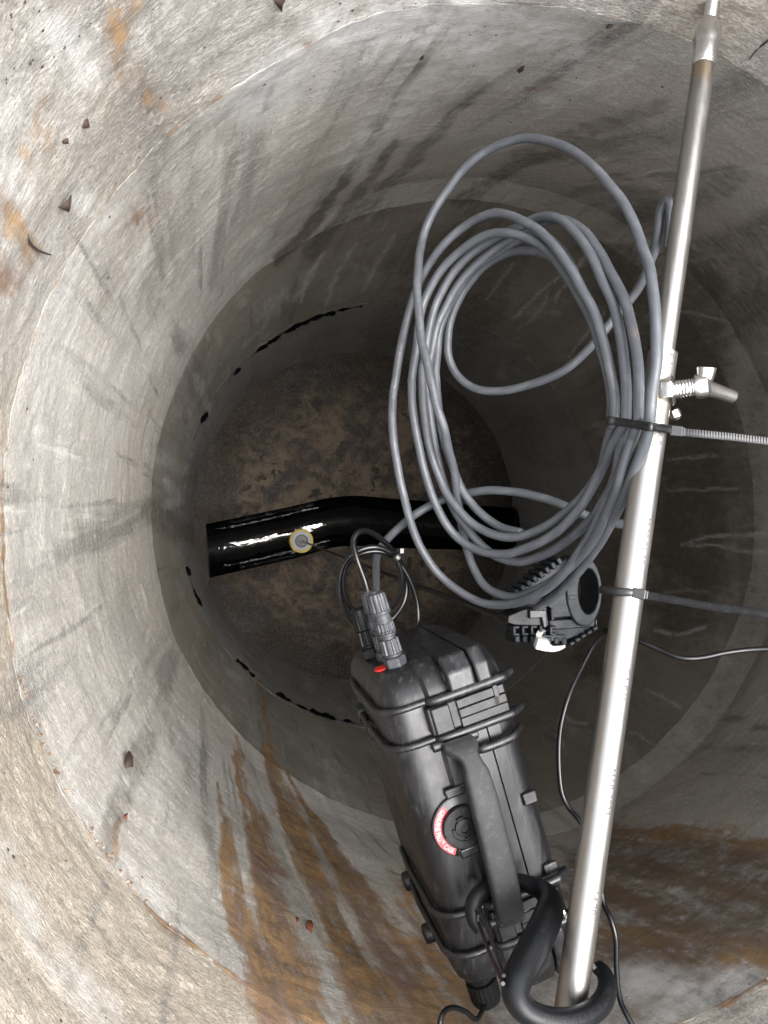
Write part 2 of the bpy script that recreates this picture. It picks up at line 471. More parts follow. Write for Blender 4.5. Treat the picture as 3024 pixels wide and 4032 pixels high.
# stains and darkening on the wall, as strokes (photo pixels, half width, strength) turned into masks on the surface
RUST = [([(1022, 2670), (1040, 2800), (1063, 2977), (1085, 3060)], [6, 9, 14, 26], .8),
        ([(1063, 2977), (1110, 3130), (1190, 3330), (1300, 3600), (1400, 3850), (1500, 4060)], [22, 34, 45, 70, 90, 130], .95),
        ([(1130, 3040), (1185, 3140), (1260, 3270), (1400, 3500), (1540, 3760), (1660, 4050)], [4, 10, 24, 60, 115, 160], .92),
        ([(930, 2900), (950, 3060), (975, 3180), (1010, 3330)], [10, 26, 34, 40], .75),
        ([(885, 3230), (905, 3420), (940, 3600), (1010, 3800), (1080, 4060)], [22, 40, 55, 70, 90], .95),
        ([(1000, 3250), (1050, 3480), (1110, 3700), (1180, 3900), (1230, 4050)], [48, 70, 85, 90, 100], .9),
        ([(855, 3080), (860, 3160), (880, 3230)], [8, 12, 14], .55),
        ([(470, 3220), (440, 3290), (420, 3370)], [10, 18, 14], .6), ([(455, 3300), (465, 3390)], [16, 12], .6),
        ([(500, 30), (450, 150), (410, 230)], [65, 70, 50], .62), ([(470, 230), (540, 330), (590, 430)], [60, 70, 60], .50), ([(330, 60), (400, 140)], [60, 60], .4),
        ([(-40, 780), (20, 900), (70, 1020), (-20, 1150)], [70, 85, 85, 80], .52), ([(190, 420), (150, 560), (90, 720)], [60, 60, 60], .42), ([(650, 780), (560, 860)], [60, 50], .35),
        ([(2070, 345), (2150, 350), (2210, 360)], [10, 14, 10], .5),
        ([(2850, 3800), (2930, 3740), (2960, 3700)], [70, 70, 60], .85), ([(2760, 3860), (2830, 3880)], [60, 50], .5),
        ([(2330, 3290), (2600, 3300), (2850, 3320), (3060, 3390)], [50, 60, 65, 75], .8), ([(2330, 3480), (2600, 3500), (2850, 3520), (3080, 3580)], [120, 130, 130, 130], .78), ([(2380, 3700), (2600, 3720), (2850, 3700), (3060, 3740)], [100, 115, 120, 100], .85), ([(1840, 4000), (1900, 3700), (1990, 3500)], [90, 120, 120], .5), ([(1640, 3500), (1760, 3800), (1830, 4050)], [90, 110, 120], .72),
        ([(2420, 3980), (2560, 3960), (2700, 3940)], [60, 60, 50], .55)]
DIRT_AND_DARK = [([(690, 2620), (630, 2790), (590, 2900)], [26, 40, 40], .30), ([(590, 2900), (510, 3080), (440, 3230), (430, 3330)], [50, 60, 50, 30], .55),
        ([(2350, 3380), (2600, 3400), (2850, 3430), (3100, 3520)], [90, 110, 120, 150], .62),
        ([(2350, 3560), (2600, 3580), (2850, 3600), (3100, 3660)], [110, 120, 120, 130], .60),
        ([(2400, 3750), (2600, 3760), (2800, 3720)], [90, 90, 90], .52), ([(1950, 3950), (2200, 3700), (2350, 3400)], [160, 160, 140], .5),
        ([(1760, 120), (1600, 330), (1430, 600), (1240, 870), (1100, 1020)], [18, 18, 20, 26, 32], .8),
        ([(1560, 560), (1350, 850), (1220, 1000)], [24, 28, 30], .65), ([(1900, 330), (1740, 500), (1560, 700), (1400, 850)], [28, 28, 32, 30], .55),
        ([(640, 560), (560, 760), (490, 980), (430, 1200)], [50, 60, 70, 80], .38), ([(900, 560), (700, 900), (600, 1180)], [80, 90, 90], .36),
        ([(2250, 560), (2000, 680), (1800, 800)], [34, 34, 34], .55), ([(2600, 420), (2300, 520), (2050, 620)], [44, 44, 44], .5),
        ([(2900, 700), (2700, 800), (2450, 860)], [60, 60, 60], .45), ([(3020, 900), (2800, 1000), (2600, 1060)], [80, 90, 80], .55),
        ([(3040, 1150), (2850, 1250), (2700, 1250)], [100, 100, 80], .6),
        ([(1500, 1350), (1650, 1100), (1800, 950)], [90, 110, 90], .5), ([(1750, 1450), (1900, 1200), (2000, 1000)], [100, 120, 100], .5),
        ([(610, 2000), (680, 2080), (760, 2110)], [60, 60, 40], .6), ([(620, 1750), (690, 1840), (770, 1900)], [20, 24, 24], .4),
        ([(700, 1560), (740, 1700), (800, 1780)], [18, 24, 24], .35), ([(2990, 1500), (2950, 2000), (2950, 2350)], [50, 60, 40], .4),
        ([(1150, 2700), (1170, 2900), (1200, 3100)], [40, 46, 50], .22),
        ([(2760, 1150), (2720, 1500), (2720, 2000), (2700, 2400)], [140, 170, 190, 170], .75), ([(3000, 1000), (2960, 1250)], [120, 120], .5), ([(2450, 1050), (2500, 1500), (2480, 2100), (2350, 2600)], [130, 150, 150, 120], .65), ([(3010, 2350), (2900, 2650), (2750, 2950)], [90, 90, 80], .35), ([(1900, 900), (1800, 1150), (1700, 1300)], [120, 140, 120], .4)]  # broad strokes that darken the right side of cone and shaft
LIME = [([(2560, 1240), (2700, 1225), (2860, 1260)], [4, 5, 5], .4), ([(2640, 1050), (2760, 1020), (2900, 1000)], [5, 6, 6], .4), ([(2300, 1010), (2240, 1100), (2180, 1190)], [5, 6, 5], .8), ([(2380, 1230), (2300, 1330), (2240, 1400)], [4, 5, 5], .7), ([(2580, 2480), (2680, 2500), (2780, 2470)], [6, 7, 6], .7),
        ([(2223, 1071), (2150, 1130), (2100, 1180), (2020, 1260)], [4, 5, 6, 6], .7), ([(2160, 1150), (2120, 1230), (2040, 1300)], [4, 6, 5], .5),
        ([(2020, 1040), (1960, 1120), (1920, 1180)], [4, 5, 4], .5), ([(1270, 1000), (1200, 1120), (1190, 1180)], [9, 10, 6], .45),
        ([(1400, 960), (1310, 1120), (1290, 1200)], [8, 9, 6], .4), ([(1550, 930), (1480, 1050), (1420, 1150)], [7, 8, 6], .4),
        ([(2626, 1811), (2707, 1802), (2820, 1797)], [4, 5, 6], .6), ([(2630, 1930), (2760, 1928), (2900, 1923)], [4, 4, 5], .5),
        ([(2680, 2140), (2740, 2120), (2850, 2112), (3010, 2100)], [4, 5, 6, 9], .65), ([(2700, 2140), (2850, 2155), (2920, 2170), (3010, 2176)], [4, 5, 6, 9], .65),
        ([(2540, 2715), (2600, 2740), (2680, 2790)], [4, 6, 7], .5), ([(2480, 2880), (2530, 2900), (2570, 2930)], [4, 6, 5], .5),
        ([(2210, 2810), (2260, 2840), (2310, 2850)], [5, 6, 6], .5), ([(2190, 2900), (2240, 2960)], [5, 6], .45), ([(2620, 2330), (2700, 2325), (2790, 2335)], [6, 7, 6], .35),
        ([(720, 1850), (640, 1800)], [24, 30], .35), ([(660, 1900), (700, 1960), (660, 1990)], [18, 22, 18], .4), ([(770, 1480), (800, 1560), (830, 1620)], [14, 14, 10], .35),
        ([(2500, 3850), (2600, 3880), (2700, 3900)], [60, 80, 70], 1.0), ([(2640, 3960), (2760, 3930), (2900, 3850)], [60, 50, 50], .9),
        ([(240, 120), (320, 170), (360, 300)], [70, 70, 60], .5), ([(-20, 690), (60, 720), (90, 760)], [60, 60, 40], .5), ([(330, 800), (400, 860)], [40, 40], .4),
        ([(1300, 120), (1600, 100), (1900, 160)], [90, 120, 120], 1.0), ([(2050, 130), (2250, 190)], [80, 80], .85), ([(1750, 300), (1500, 480), (1380, 620)], [70, 70, 60], .8), ([(1150, 250), (1000, 420)], [80, 70], .75), ([(2300, 300), (2150, 420)], [40, 40], .35),
        ([(60, 3500), (200, 3750), (400, 3980)], [50, 60, 60], .4), ([(300, 3150), (420, 3350), (640, 3580)], [50, 30, 30], .35),
        ([(1030, 940), (1000, 1020), (960, 1080)], [40, 34, 26], .5), ([(1290, 3000), (1330, 3120), (1420, 3300)], [16, 24, 20], .3)]


def stroke_mask(px, py, strokes, wob):
    out = np.zeros(len(px))
    for pts, wd, s in strokes:
        q = spline(np.array([(a, b, c) for (a, b), c in zip(pts, wd)], float), 8)
        x0, x1, y0, y1 = q[:, 0].min() - 330, q[:, 0].max() + 330, q[:, 1].min() - 330, q[:, 1].max() + 330
        sel = np.where((px > x0) & (px < x1) & (py > y0) & (py < y1))[0]
        if not len(sel): continue
        best = np.full(len(sel), 9.0)
        for i in range(len(q) - 1):
            a, b = q[i, :2], q[i + 1, :2]; ab = b - a; L = ab @ ab + 1e-9
            t = np.clip(((px[sel] - a[0]) * ab[0] + (py[sel] - a[1]) * ab[1]) / L, 0, 1)
            d = np.hypot(px[sel] - a[0] - t * ab[0], py[sel] - a[1] - t * ab[1]); wd_ = q[i, 2] + (q[i + 1, 2] - q[i, 2]) * t
            best = np.minimum(best, d / wd_)
        val = s * np.clip(1.5 - best * (.60 + .68 * wob[sel]), 0, 1) ** 1.2
        out[sel] = np.maximum(out[sel], val)
    return out


def ring(name, rows, mat, parent, nth=960, edge0=0.0, edge1=0.0, rough=.0012, skip=None, label=None):
    """wall section from rows of (depth, extra radius); ragged edges; stains stored on the surface"""
    th = np.linspace(0, 2 * np.pi, nth, endpoint=False); rows = np.array(rows); nr = len(rows)
    T, D = np.meshgrid(th, rows[:, 0]); E = np.repeat(rows[:, 1][:, None], nth, 1)
    nz = fbm(np.stack([np.cos(th) * 34, np.sin(th) * 34, np.full(nth, (Z_D if rows[0, 0] < .57 else Z_B) * 7)], 1), 5) - .5
    span = rows[-1, 0] - rows[0, 0]
    if edge0: D = D + edge0 * nz * np.clip(1 - (D - rows[0, 0]) / .03, 0, 1)
    if edge1: D = D + edge1 * nz * np.clip(1 - (rows[-1, 0] - D) / .03, 0, 1)
    cx, cy, R = prof(D)
    w3 = np.stack([cx + R * np.cos(T), cy + R * np.sin(T), -D], -1).reshape(-1, 3)
    dsp = (fbm(w3 * 9, 3) - .5) * .010 + (fbm(w3 * np.array([60, 60, 110]), 3) - .5) * rough * 2
    R = R + E + dsp.reshape(R.shape)
    v = np.stack([cx + R * np.cos(T), cy + R * np.sin(T), -D], -1).reshape(-1, 3)
    k = np.arange(nr - 1)[:, None] * nth; a = np.arange(nth)[None]; b = (a + 1) % nth
    f = np.stack([k + a, k + b, k + nth + b, k + nth + a], -1).reshape(-1, 4)
    if skip is not None:
        c = v[f].mean(1); f = f[~skip(c)]
    o0 = np.array(parent.location)
    me = bpy.data.meshes.new(name); me.from_pydata((v - o0).tolist(), [], f.tolist()); me.update()
    px, py = proj(v); wob = fbm(v * np.array([28, 28, 12]), 4)
    wx = px + (fbm(v * 14 + 3.1, 3) - .5) * 60 * .6; wy = py + (fbm(v * 14 + 9.7, 3) - .5) * 40 * .6
    col = np.zeros((len(v), 4)); col[:, 3] = 1
    col[:, 0] = stroke_mask(wx, wy, RUST, wob); col[:, 1] = stroke_mask(wx, wy, DIRT_AND_DARK, wob); col[:, 2] = stroke_mask(wx, wy, LIME, wob)
    if edge0 or edge1:      # rusty seep along the joint with the cone, thicker in places
        dj = np.abs(-v[:, 2] - Z_D); j = np.clip(1.4 - dj / (.0022 + .016 * np.clip(wob - .45, 0, 1)), 0, 1) * (.45 + .55 * (wob > .45))
        if name in ('neck_ring', 'cone_section'): col[:, 0] = np.maximum(col[:, 0], j * np.where(v[:, 1] < .05, .9, .35))
    at = me.attributes.new('stain', 'FLOAT_COLOR', 'POINT'); at.data.foreach_set('color', col.ravel().astype(np.float32))
    # line of steepest descent through each point, so that run-off follows gravity on the leaning cone
    _, _, Rr = prof(D); t0 = 2 * np.arctan2(np.sin(T / 2) * NR / Rr, np.cos(T / 2))
    fl_ = np.stack([np.cos(t0) * NR, np.sin(t0) * NR, D], -1).reshape(-1, 3)
    at = me.attributes.new('flow', 'FLOAT_VECTOR', 'POINT'); at.data.foreach_set('vector', fl_.ravel().astype(np.float32))
    me.materials.append(mat)
    for p_ in me.polygons: p_.use_smooth = True
    me.set_sharp_from_angle(angle=math.radians(50))
    o = bpy.data.objects.new(name, me); COL.objects.link(o); o.parent = parent
    if label: o['label'] = label
    return o


shaft = empty('manhole_shaft', (SCN[0], SCN[1], -Z_F), 'pale weathered concrete manhole shaft of stacked rings narrowing to the opening', 'manhole')
lin = lambda a, b, n: list(np.linspace(a, b, n))
neck_rows = [(d, 0.0) for d in lin(Z_OPEN, Z_D - .006, 76)] + [(Z_D - .0030, .0), (Z_D - .0016, .0), (Z_D - .0009, .0002), (Z_D - .0008, .02)]
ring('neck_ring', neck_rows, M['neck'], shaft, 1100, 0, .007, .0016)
cone_rows = [(Z_D - .0006, .02), (Z_D - .0005, .0), (Z_D + .0010, 0), (Z_D + .0026, 0)] + [(d, 0.0) for d in lin(Z_D + .006, Z_LIP, 170)]
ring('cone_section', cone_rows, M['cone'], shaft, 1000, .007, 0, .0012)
ring('mortar_band', [(d, .0) for d in lin(Z_LIP, Z_C - .004, 18)] + [(Z_C - .0004, .0), (Z_C, .016)], M['mortar'], shaft, 720, 0, .006, .0015)
GAPS = [(1050, 1375), (1100, 1335), (1151, 1302), (1220, 1272), (1295, 1250), (818, 1650), (934, 1483), (753, 2250), (800, 2363), (967, 2616), (1130, 2733), (1238, 2788), (1300, 2805), (1383, 2824), (1440, 2830)]
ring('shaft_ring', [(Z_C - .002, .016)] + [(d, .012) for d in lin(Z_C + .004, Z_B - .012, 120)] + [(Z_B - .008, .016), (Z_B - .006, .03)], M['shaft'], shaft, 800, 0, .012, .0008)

CH_UP = [(760, 2075), (829, 2060), (1094, 2005), (1349, 1954), (1568, 1965), (1960, 1996), (2150, 2012)]
CH_LO = [(770, 2290), (848, 2270), (1167, 2197), (1349, 2151), (1640, 2160), (1950, 2170), (2150, 2185)]
Z_CH = Z_F - .02
up = np.array([P(a, b, Z_CH) for a, b in CH_UP]); lo = np.array([P(a, b, Z_CH) for a, b in CH_LO])
ends = [(.5 * (up[1] + lo[1])), (.5 * (up[-2] + lo[-2]))]


def pipe_skip(c):
    d0 = np.hypot(c[:, 1] - ends[0][1] - .0, -c[:, 2] - Z_CH); s0 = (d0 < PIPE_R + .004) & (c[:, 0] < SCN[0])
    d1 = np.hypot(c[:, 1] - ends[1][1], -c[:, 2] - Z_CH); s1 = (d1 < PIPE_R - .006) & (c[:, 0] > SCN[0])
    return s1


ring('shaft_ring', [(Z_B - .002, .03), (Z_B - .0016, .0126)] + [(d, .0125) for d in lin(Z_B + .004, Z_F + .03, 130)], M['low'], shaft, 800, .008, 0, .0008, pipe_skip)

# rubbery black sealant squeezed out of the lowest joint
mb = MB()
for a, b in GAPS:
    for k in range(random.choice((2, 3, 4))):
        q = P(a + random.uniform(-22, 22), b + random.uniform(-8, 8), Z_B)
        ang = math.atan2(q[1] - SCN[1], q[0] - SCN[0]) + random.uniform(-.012, .012)
        c = np.array([SCN[0] + (SR + .004) * math.cos(ang), SCN[1] + (SR + .004) * math.sin(ang), -Z_B + random.uniform(-.010, .004)])
        ln = random.uniform(.006, .017); hh = random.uniform(.003, .008)
        tdir = np.array([-math.sin(ang), math.cos(ang), 0])
        pts = [c - tdir * ln, c - tdir * ln * .4 + (0, 0, random.uniform(-.3, .3) * hh), c + tdir * ln * .4, c + tdir * ln + (0, 0, random.uniform(-1, 1) * hh)]
        mb.tube(spline(pts, 3), [.0015, hh, hh * .8, .001], 6)
for pa, pb in (((1000, 1415), (1430, 1219)), ((780, 1740), (830, 1625)), ((745, 2230), (805, 2375)), ((940, 2590), (1010, 2655)), ((1100, 2712), (1460, 2832))):
    qa, qb = P(*pa, Z_B), P(*pb, Z_B); a0, a1 = math.atan2(qa[1] - SCN[1], qa[0] - SCN[0]), math.atan2(qb[1] - SCN[1], qb[0] - SCN[0])
    if a1 - a0 > math.pi: a0 += 2 * math.pi
    if a0 - a1 > math.pi: a1 += 2 * math.pi
    aa = np.linspace(a0, a1, 60)
    wz = fbm(np.stack([aa * 26, aa * 0 + 3, aa * 0], 1), 4)
    mb.tube(np.stack([SCN[0] + (SR + .006) * np.cos(aa), SCN[1] + (SR + .006) * np.sin(aa), -Z_B + (wz - .5) * .008], 1), list(np.clip((wz - .36) * .020, .0006, .007)), 6)
so_ = mb.build('joint_sealant', M['seal'], shaft); so_['kind'] = 'stuff'

# the joint bed behind the rings, so no light leaks through
mb = MB(); n = 96
for z0, z1, rr, cc in ((Z_OPEN, Z_D + .05, NR + .05, NC), (Z_C - .03, Z_F + .2, SR + .05, SCN)):
    ring_ = lambda z: [(cc[0] + rr * math.cos(2 * math.pi * k / n), cc[1] + rr * math.sin(2 * math.pi * k / n), -z) for k in range(n)]
    mb.add(ring_(z0) + ring_(z1), [(k, (k + 1) % n, n + (k + 1) % n, n + k) for k in range(n)])
mb.build('joint_bed', M['gap'], shaft)

# floor benching with the pipe channel cut through it
mb = MB()
Ns = 60
us = spline(up, 10); ls = spline(lo, 10)
Nn = len(us)
for side, edge in ((1, us), (-1, ls)):
    rows = []
    for q in edge:
        far = SCN[1] + side * (SR + .03)
        col = []
        for k in range(40):
            t = (k / 39) ** 1.0
            y = q[1] + (far - q[1]) * t
            z = -Z_CH + .012 * min(1, t * 12) + .055 * t
            z += (float(fbm(np.array([q[0] * 9, y * 9, 3.3]), 4)) - .5) * .03 * min(1, t * 8) + (float(vnoise(np.array([q[0] * 60, y * 60, 1.0]))) - .5) * .006
            col.append((q[0], y, z))
        rows.append(col)
    vs = [q for r in rows for q in r]
    mb.add(vs, [(i * 40 + k, (i + 1) * 40 + k, (i + 1) * 40 + k + 1, i * 40 + k + 1) for i in range(Nn - 1) for k in range(39)])
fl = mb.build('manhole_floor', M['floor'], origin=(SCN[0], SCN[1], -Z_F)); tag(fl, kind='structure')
sub = fl.modifiers.new('sub', 'SUBSURF'); sub.levels = 1; sub.render_levels = 1

mb = MB(); ring_n = 20; loops = []
for a, b in zip(us, ls):
    c = (a + b) / 2; r = np.linalg.norm(a - b) / 2
    loops.append([c + (a - c) * math.cos(math.pi * k / ring_n) + np.array([0, 0, -r * .95 * math.sin(math.pi * k / ring_n)]) for k in range(ring_n + 1)])
k1 = ring_n + 1
mb.add([q for l in loops for q in l], [(i * k1 + k, i * k1 + k + 1, (i + 1) * k1 + k + 1, (i + 1) * k1 + k) for i in range(len(loops) - 1) for k in range(ring_n)])
eb = MB(); poly = [P(a, b, Z_CH - .012) for a, b in ((690, 2020), (808, 2052), (815, 2150), (824, 2282), (690, 2330))]
eb.add(poly + [q - np.array([0, 0, .16]) for q in poly], [(0, 1, 2, 3, 4)] + [(k, (k + 1) % 5, 5 + (k + 1) % 5, 5 + k) for k in range(5)])
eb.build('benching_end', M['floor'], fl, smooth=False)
ch = mb.build('drain_channel', M['wet'], origin=(SCN[0], SCN[1], -Z_F)); tag(ch, kind='structure')
for e, sgn in ((ends[1], 1),):
    mb = MB(); x0 = SCN[0] + sgn * (SR - .002)
    pr = PIPE_R if sgn < 0 else PIPE_R * .9
    mb.add([(x0 + sgn * t, e[1] + pr * math.cos(2 * math.pi * k / 40), -Z_CH + pr * math.sin(2 * math.pi * k / 40)) for t in (0, .6) for k in range(40)], [(k, (k + 1) % 40, 40 + (k + 1) % 40, 40 + k) for k in range(40)])
    mb.add([(x0 + sgn * .6, e[1] + pr * math.cos(2 * math.pi * k / 40), -Z_CH + pr * math.sin(2 * math.pi * k / 40)) for k in range(40)], [tuple(range(40))])
    o = mb.build('drain_pipe', M['wet'])
    tag(o, 'black round pipe mouth in the dark wall at the right end of the floor channel', 'pipe')

# street surface around the opening
mb = MB(); n = 96
r0 = [(NC[0] + NR * math.cos(2 * math.pi * k / n), NC[1] + NR * math.sin(2 * math.pi * k / n), -Z_OPEN) for k in range(n)]
for rr in (.9, 3, 40): r0 += [(NC[0] + rr * math.cos(2 * math.pi * k / n), NC[1] + rr * math.sin(2 * math.pi * k / n), -Z_OPEN) for k in range(n)]
mb.add(r0, [(j * n + k, j * n + (k + 1) % n, (j + 1) * n + (k + 1) % n, (j + 1) * n + k) for j in range(3) for k in range(n)])
tag(mb.build('ground', M['asphalt'], origin=(NC[0], NC[1], -Z_OPEN)), kind='structure')

# ------------------------------------------------------------------ steel spreader pole
PD0, PD1 = .520, .470                            # depth at its top and bottom end in the picture


def pole_pt(y):
    t = (y + 60) / 4070.0
    a, b = P(2815, -60, PD0), P(2240, 4010, PD1)
    # parameter along the straight 3D line at which it projects to row y
    lo_, hi_ = -.5, 1.6
    for _ in range(40):
        mid = (lo_ + hi_) / 2; q = a + (b - a) * mid
        if proj(q)[1] < y: lo_ = mid
        else: hi_ = mid
    return a + (b - a) * lo_


pA, pB = pole_pt(0), pole_pt(4000); pdir = norm(pB - pA)
pole = empty('spreader_pole', pole_pt(2000), 'brushed stainless telescopic pole wedged across the manhole with threaded end', 'pole')
R_LOW, R_UP = .0101, .0079


def stained(o, fn):
    me = o.data; co = np.array([v.co for v in me.vertices]) + np.array(pole.location)
    at = me.attributes.new('stain', 'FLOAT_COLOR', 'POINT'); c = np.zeros((len(co), 4)); c[:, 3] = 1
    x, y = proj(co); c[:, 0] = fn(x, y); at.data.foreach_set('color', c.ravel().astype(np.float32))


def pole_lathe(name, y0, y1, prof_, mat, n=40, rows=None):
    a, b = pole_pt(y0), pole_pt(y1); L = np.linalg.norm(b - a)
    mb = MB(); mb.lathe(a, b - a, [(r, h * L) for r, h in prof_], n)
    return mb.build(name, mat, pole, angle=50)


seg_ = [(R_UP, t) for t in np.linspace(0, 1, 60)]
o = pole_lathe('inner_tube', 175, 1700, [(R_UP * 1.0, 0)] + seg_, M['steel']); stained(o, lambda x, y: np.clip(1 - np.abs(y - 270) / 60, 0, 1) * np.where(x < 2790, .55, .2))
seg_ = [(R_LOW, t) for t in np.linspace(0.0, 1, 120)]
o = pole_lathe('outer_tube', 1388, 4150, [(R_UP + .0002, 0), (R_LOW - .0005, 0), (R_LOW, .0006)] + seg_[1:], M['steel'])
stained(o, lambda x, y: np.clip(1 - np.abs(y - 1580) / 170, 0, 1) * (.30 + .5 * np.sin(x * .13 + y * .02) ** 2) * np.clip(1.2 - np.abs(x - 2590) / 50, 0, 1))
pole_lathe('end_cap', 85, 262, [(R_UP * .55, 0), (R_UP * .93, .02), (R_UP * 1.22, .22), (R_UP * 1.25, .42), (R_UP * 1.16, .52), (R_UP * 1.10, .58), (R_UP * 1.05, .98), (R_UP * .98, 1)], M['bright'], 36)
a, b = pole_pt(-220), pole_pt(100); L = np.linalg.norm(b - a)
mb = MB(); pr_ = []
nth_ = 46
for k in range(nth_):
    h = L * k / nth_; pr_ += [(.0050, h), (.0056, h + L / nth_ * .35), (.0056, h + L / nth_ * .5), (.0050, h + L / nth_ * .85)]
mb.lathe(a, b - a, pr_, 24); mb.build('threaded_rod', M['bright'], pole, angle=60)
pole_lathe('end_foot', 4150, 4330, [(R_LOW * .8, 0), (R_LOW * .8, .5), (R_LOW * 1.6, .6), (R_LOW * 1.6, 1)], M['tie'])
# printed marking along the tube
mb = MB(); zc = norm(-pA); side = norm(np.cross(pdir, (0, 0, 1)))
upv = norm(np.cross(side, pdir)); upv = upv if upv[2] > 0 else -upv
sgn = 1 if side[0] > 0 else -1
side = side * sgn                                    # to the right in the picture


def pole_text(txt, y0, size, ang):
    v, f = text_geo(txt, size)
    o_ = pole_pt(y0); out = []; pm = o_ + pdir * .02; up_ = norm(-pm - pdir * (-pm @ pdir)); sd_ = np.cross(up_, pdir); sd_ = sd_ if sd_[0] > 0 else -sd_
    for x, y, z in v:
        al = ang + (y / R_LOW)
        out.append(o_ + pdir * x + (R_LOW + .00012) * (math.cos(al) * up_ + math.sin(al) * sd_))
    mb.add(out, f)


for txt, y0 in (('E 1', 1405), ('SA.0', 1690), ('M 20 01 30', 2040), ('GA E V', 2620), ('MAR 2023', 3010), ('14:20', 3480)):
    mb = MB(); pole_text(txt, y0, .0070, .34); tag(mb.build('tube_marking', M['ink'], pole, smooth=False), kind='stuff')

# wing bolt in its welded nut
wb0 = pole_pt(1530); a0 = P(2612, 1530, wb0[2] * -1 - .010)
wb = empty('wing_bolt', a0, 'steel wing bolt screwed into the side of the pole through a welded nut', 'bolt')
bx = norm(P(2760, 1512, -wb0[2] - .022) - P(2600, 1535, -wb0[2] - .006)); cb = P(2634, 1538, -wb0[2] - .008); rp = np.linalg.norm
mb = MB(); mb.lathe(cb - bx * .006, bx, [(.0098, 0), (.0108, .002), (.0108, .0085), (.009, .0098)], 6); mb.build('nut', M['bright'], wb, bevel=.0006, smooth=False)
mb = MB(); pr_ = []
for k in range(7): pr_ += [(.0056, .0025 + k * .0021), (.0064, .0031 + k * .0021), (.0064, .0037 + k * .0021), (.0056, .0043 + k * .0021)]
mb.lathe(cb, bx, pr_, 20); mb.build('threaded_shank', M['bright'], wb, angle=60)
hub = cb + bx * .0205
mb = MB(); mb.lathe(cb + bx * .0165, bx, [(.0068, 0), (.0084, .001), (.0090, .004), (.0078, .009), (.005, .0108)], 20); mb.build('hub', M['bright'], wb)
mb = MB(); wing_a = P(2782, 1446, -wb0[2] - .024); mb.tube(spline([hub, hub + .5 * (wing_a - hub) + bx * .001, wing_a], 5), [.0062, .0056, .0062, .0068], 14); mb.build('wing', M['bright'], wb, bevel=.0006)
mb = MB(); wing_b = P(2885, 1562, -wb0[2] - .012); mb.tube(spline([hub, hub + .45 * (wing_b - hub), wing_b], 5), [.0064, .0056, .0050, .0048], 14); mb.build('wing', M['bright'], wb, bevel=.0006)
mb = MB(); mb.lathe(P(2650, 1612, -wb0[2] + .002), norm((.4, -1, .1)), [(.003, 0), (.0042, .001), (.0042, .006), (.002, .008)], 10); mb.build('weld_bead', M['bright'], wb)

# ------------------------------------------------------------------ grey cable coil
R_CAB = .0038


def r4(pts, oy=500): return [(1500 + .7233 * p[0], oy + .7233 * p[1]) + tuple(p[2:]) for p in pts]
def r5(pts): return r4(pts, 1500)
def plane(x, y): return .500 + .000204 * (2450 - x) + (.00007 * (y - 1650) if y > 1650 else .00002 * (1650 - y))


def path(pts, n=10, base=plane):
    return spline([P(p[0], p[1], base(p[0], p[1]) + (p[2] if len(p) > 2 else 0)) for p in pts], n)


coil = empty('cable_coil', P(2300, 1650, .52), 'coil of grey jacketed cable tied to the steel pole in loose loops', 'cable')
S_OUT = r4([(1452, 1640, -.013), (1470, 1500, -.015), (1500, 1200, -.014), (1490, 900, -.010), (1400, 580), (1240, 320), (1050, 140), (830, 65), (620, 110), (450, 230), (310, 420), (230, 600), (205, 800, -.02), (205, 1000, -.025), (218, 1150, -.025), (250, 1300, -.025), (292, 1480, -.02)]) + r5([(338, 240, -.012), (372, 400, 0), (402, 520, .01), (430, 700, .022), (455, 850, .024), (500, 1010, .016), (570, 1115, .008), (660, 1170, .002), (760, 1175, -.002), (880, 1120, -.006), (1010, 1030, -.008), (1150, 870, -.01), (1260, 660, -.01), (1340, 420, -.010), (1390, 230, -.006)])
S_1 = r5([(1333, 222, .0), (1300, 420, .0), (1240, 620, -.002), (1140, 830, -.006), (1000, 1040, -.012), (860, 1160, -.012), (740, 1210, -.008), (620, 1222, -.004), (500, 1185, 0), (370, 1100, 0), (260, 980, -.004), (180, 820, -.01), (130, 640, -.016), (95, 480, -.014), (75, 300, -.01), (72, 100)]) + r4([(80, 1400), (110, 1200), (150, 1030, .006), (190, 900, .012), (250, 770, .006), (340, 640), (450, 540), (560, 482, -.004), (660, 472, -.006), (790, 520, -.010), (900, 605, -.010), (1010, 730, -.010), (1110, 900, -.008), (1180, 1080, -.006), (1235, 1280, -.004), (1262, 1450), (1268, 1640, .0)])
S_2 = r5([(1265, 222, .003), (1235, 340, .004), (1170, 520, .002), (1070, 700, -.002), (940, 830, -.006), (810, 905, -.008), (680, 942, -.006), (560, 930, -.002), (455, 880), (370, 790), (290, 640), (240, 500), (203, 330), (178, 150), (172, 0)]) + r4([(172, 1380), (192, 1200), (235, 960, .004), (320, 790, .002), (430, 675), (560, 595, -.004), (690, 575, -.008), (820, 615, -.006), (930, 700, -.002), (1030, 830), (1120, 1000), (1190, 1200), (1240, 1400, .004), (1262, 1608, .006)])
S_3 = r5([(1330, 222, -.004), (1280, 320, -.002), (1190, 480, .002), (1080, 640, .004), (930, 770, .004), (780, 845, .002), (650, 852), (520, 790, .002), (420, 690, .004), (330, 560, .006), (270, 380, .006), (240, 200, .006), (225, 0, .006)]) + r4([(228, 1300, .008), (262, 1120, .010), (310, 940, .012), (390, 800, .012), (490, 690, .012), (610, 610, .012), (740, 545, .010), (850, 490, .006), (960, 500, .0), (1060, 590, -.002), (1160, 725, -.004), (1240, 890, -.004), (1295, 1080, -.004), (1325, 1300, -.004), (1333, 1608, -.004)])
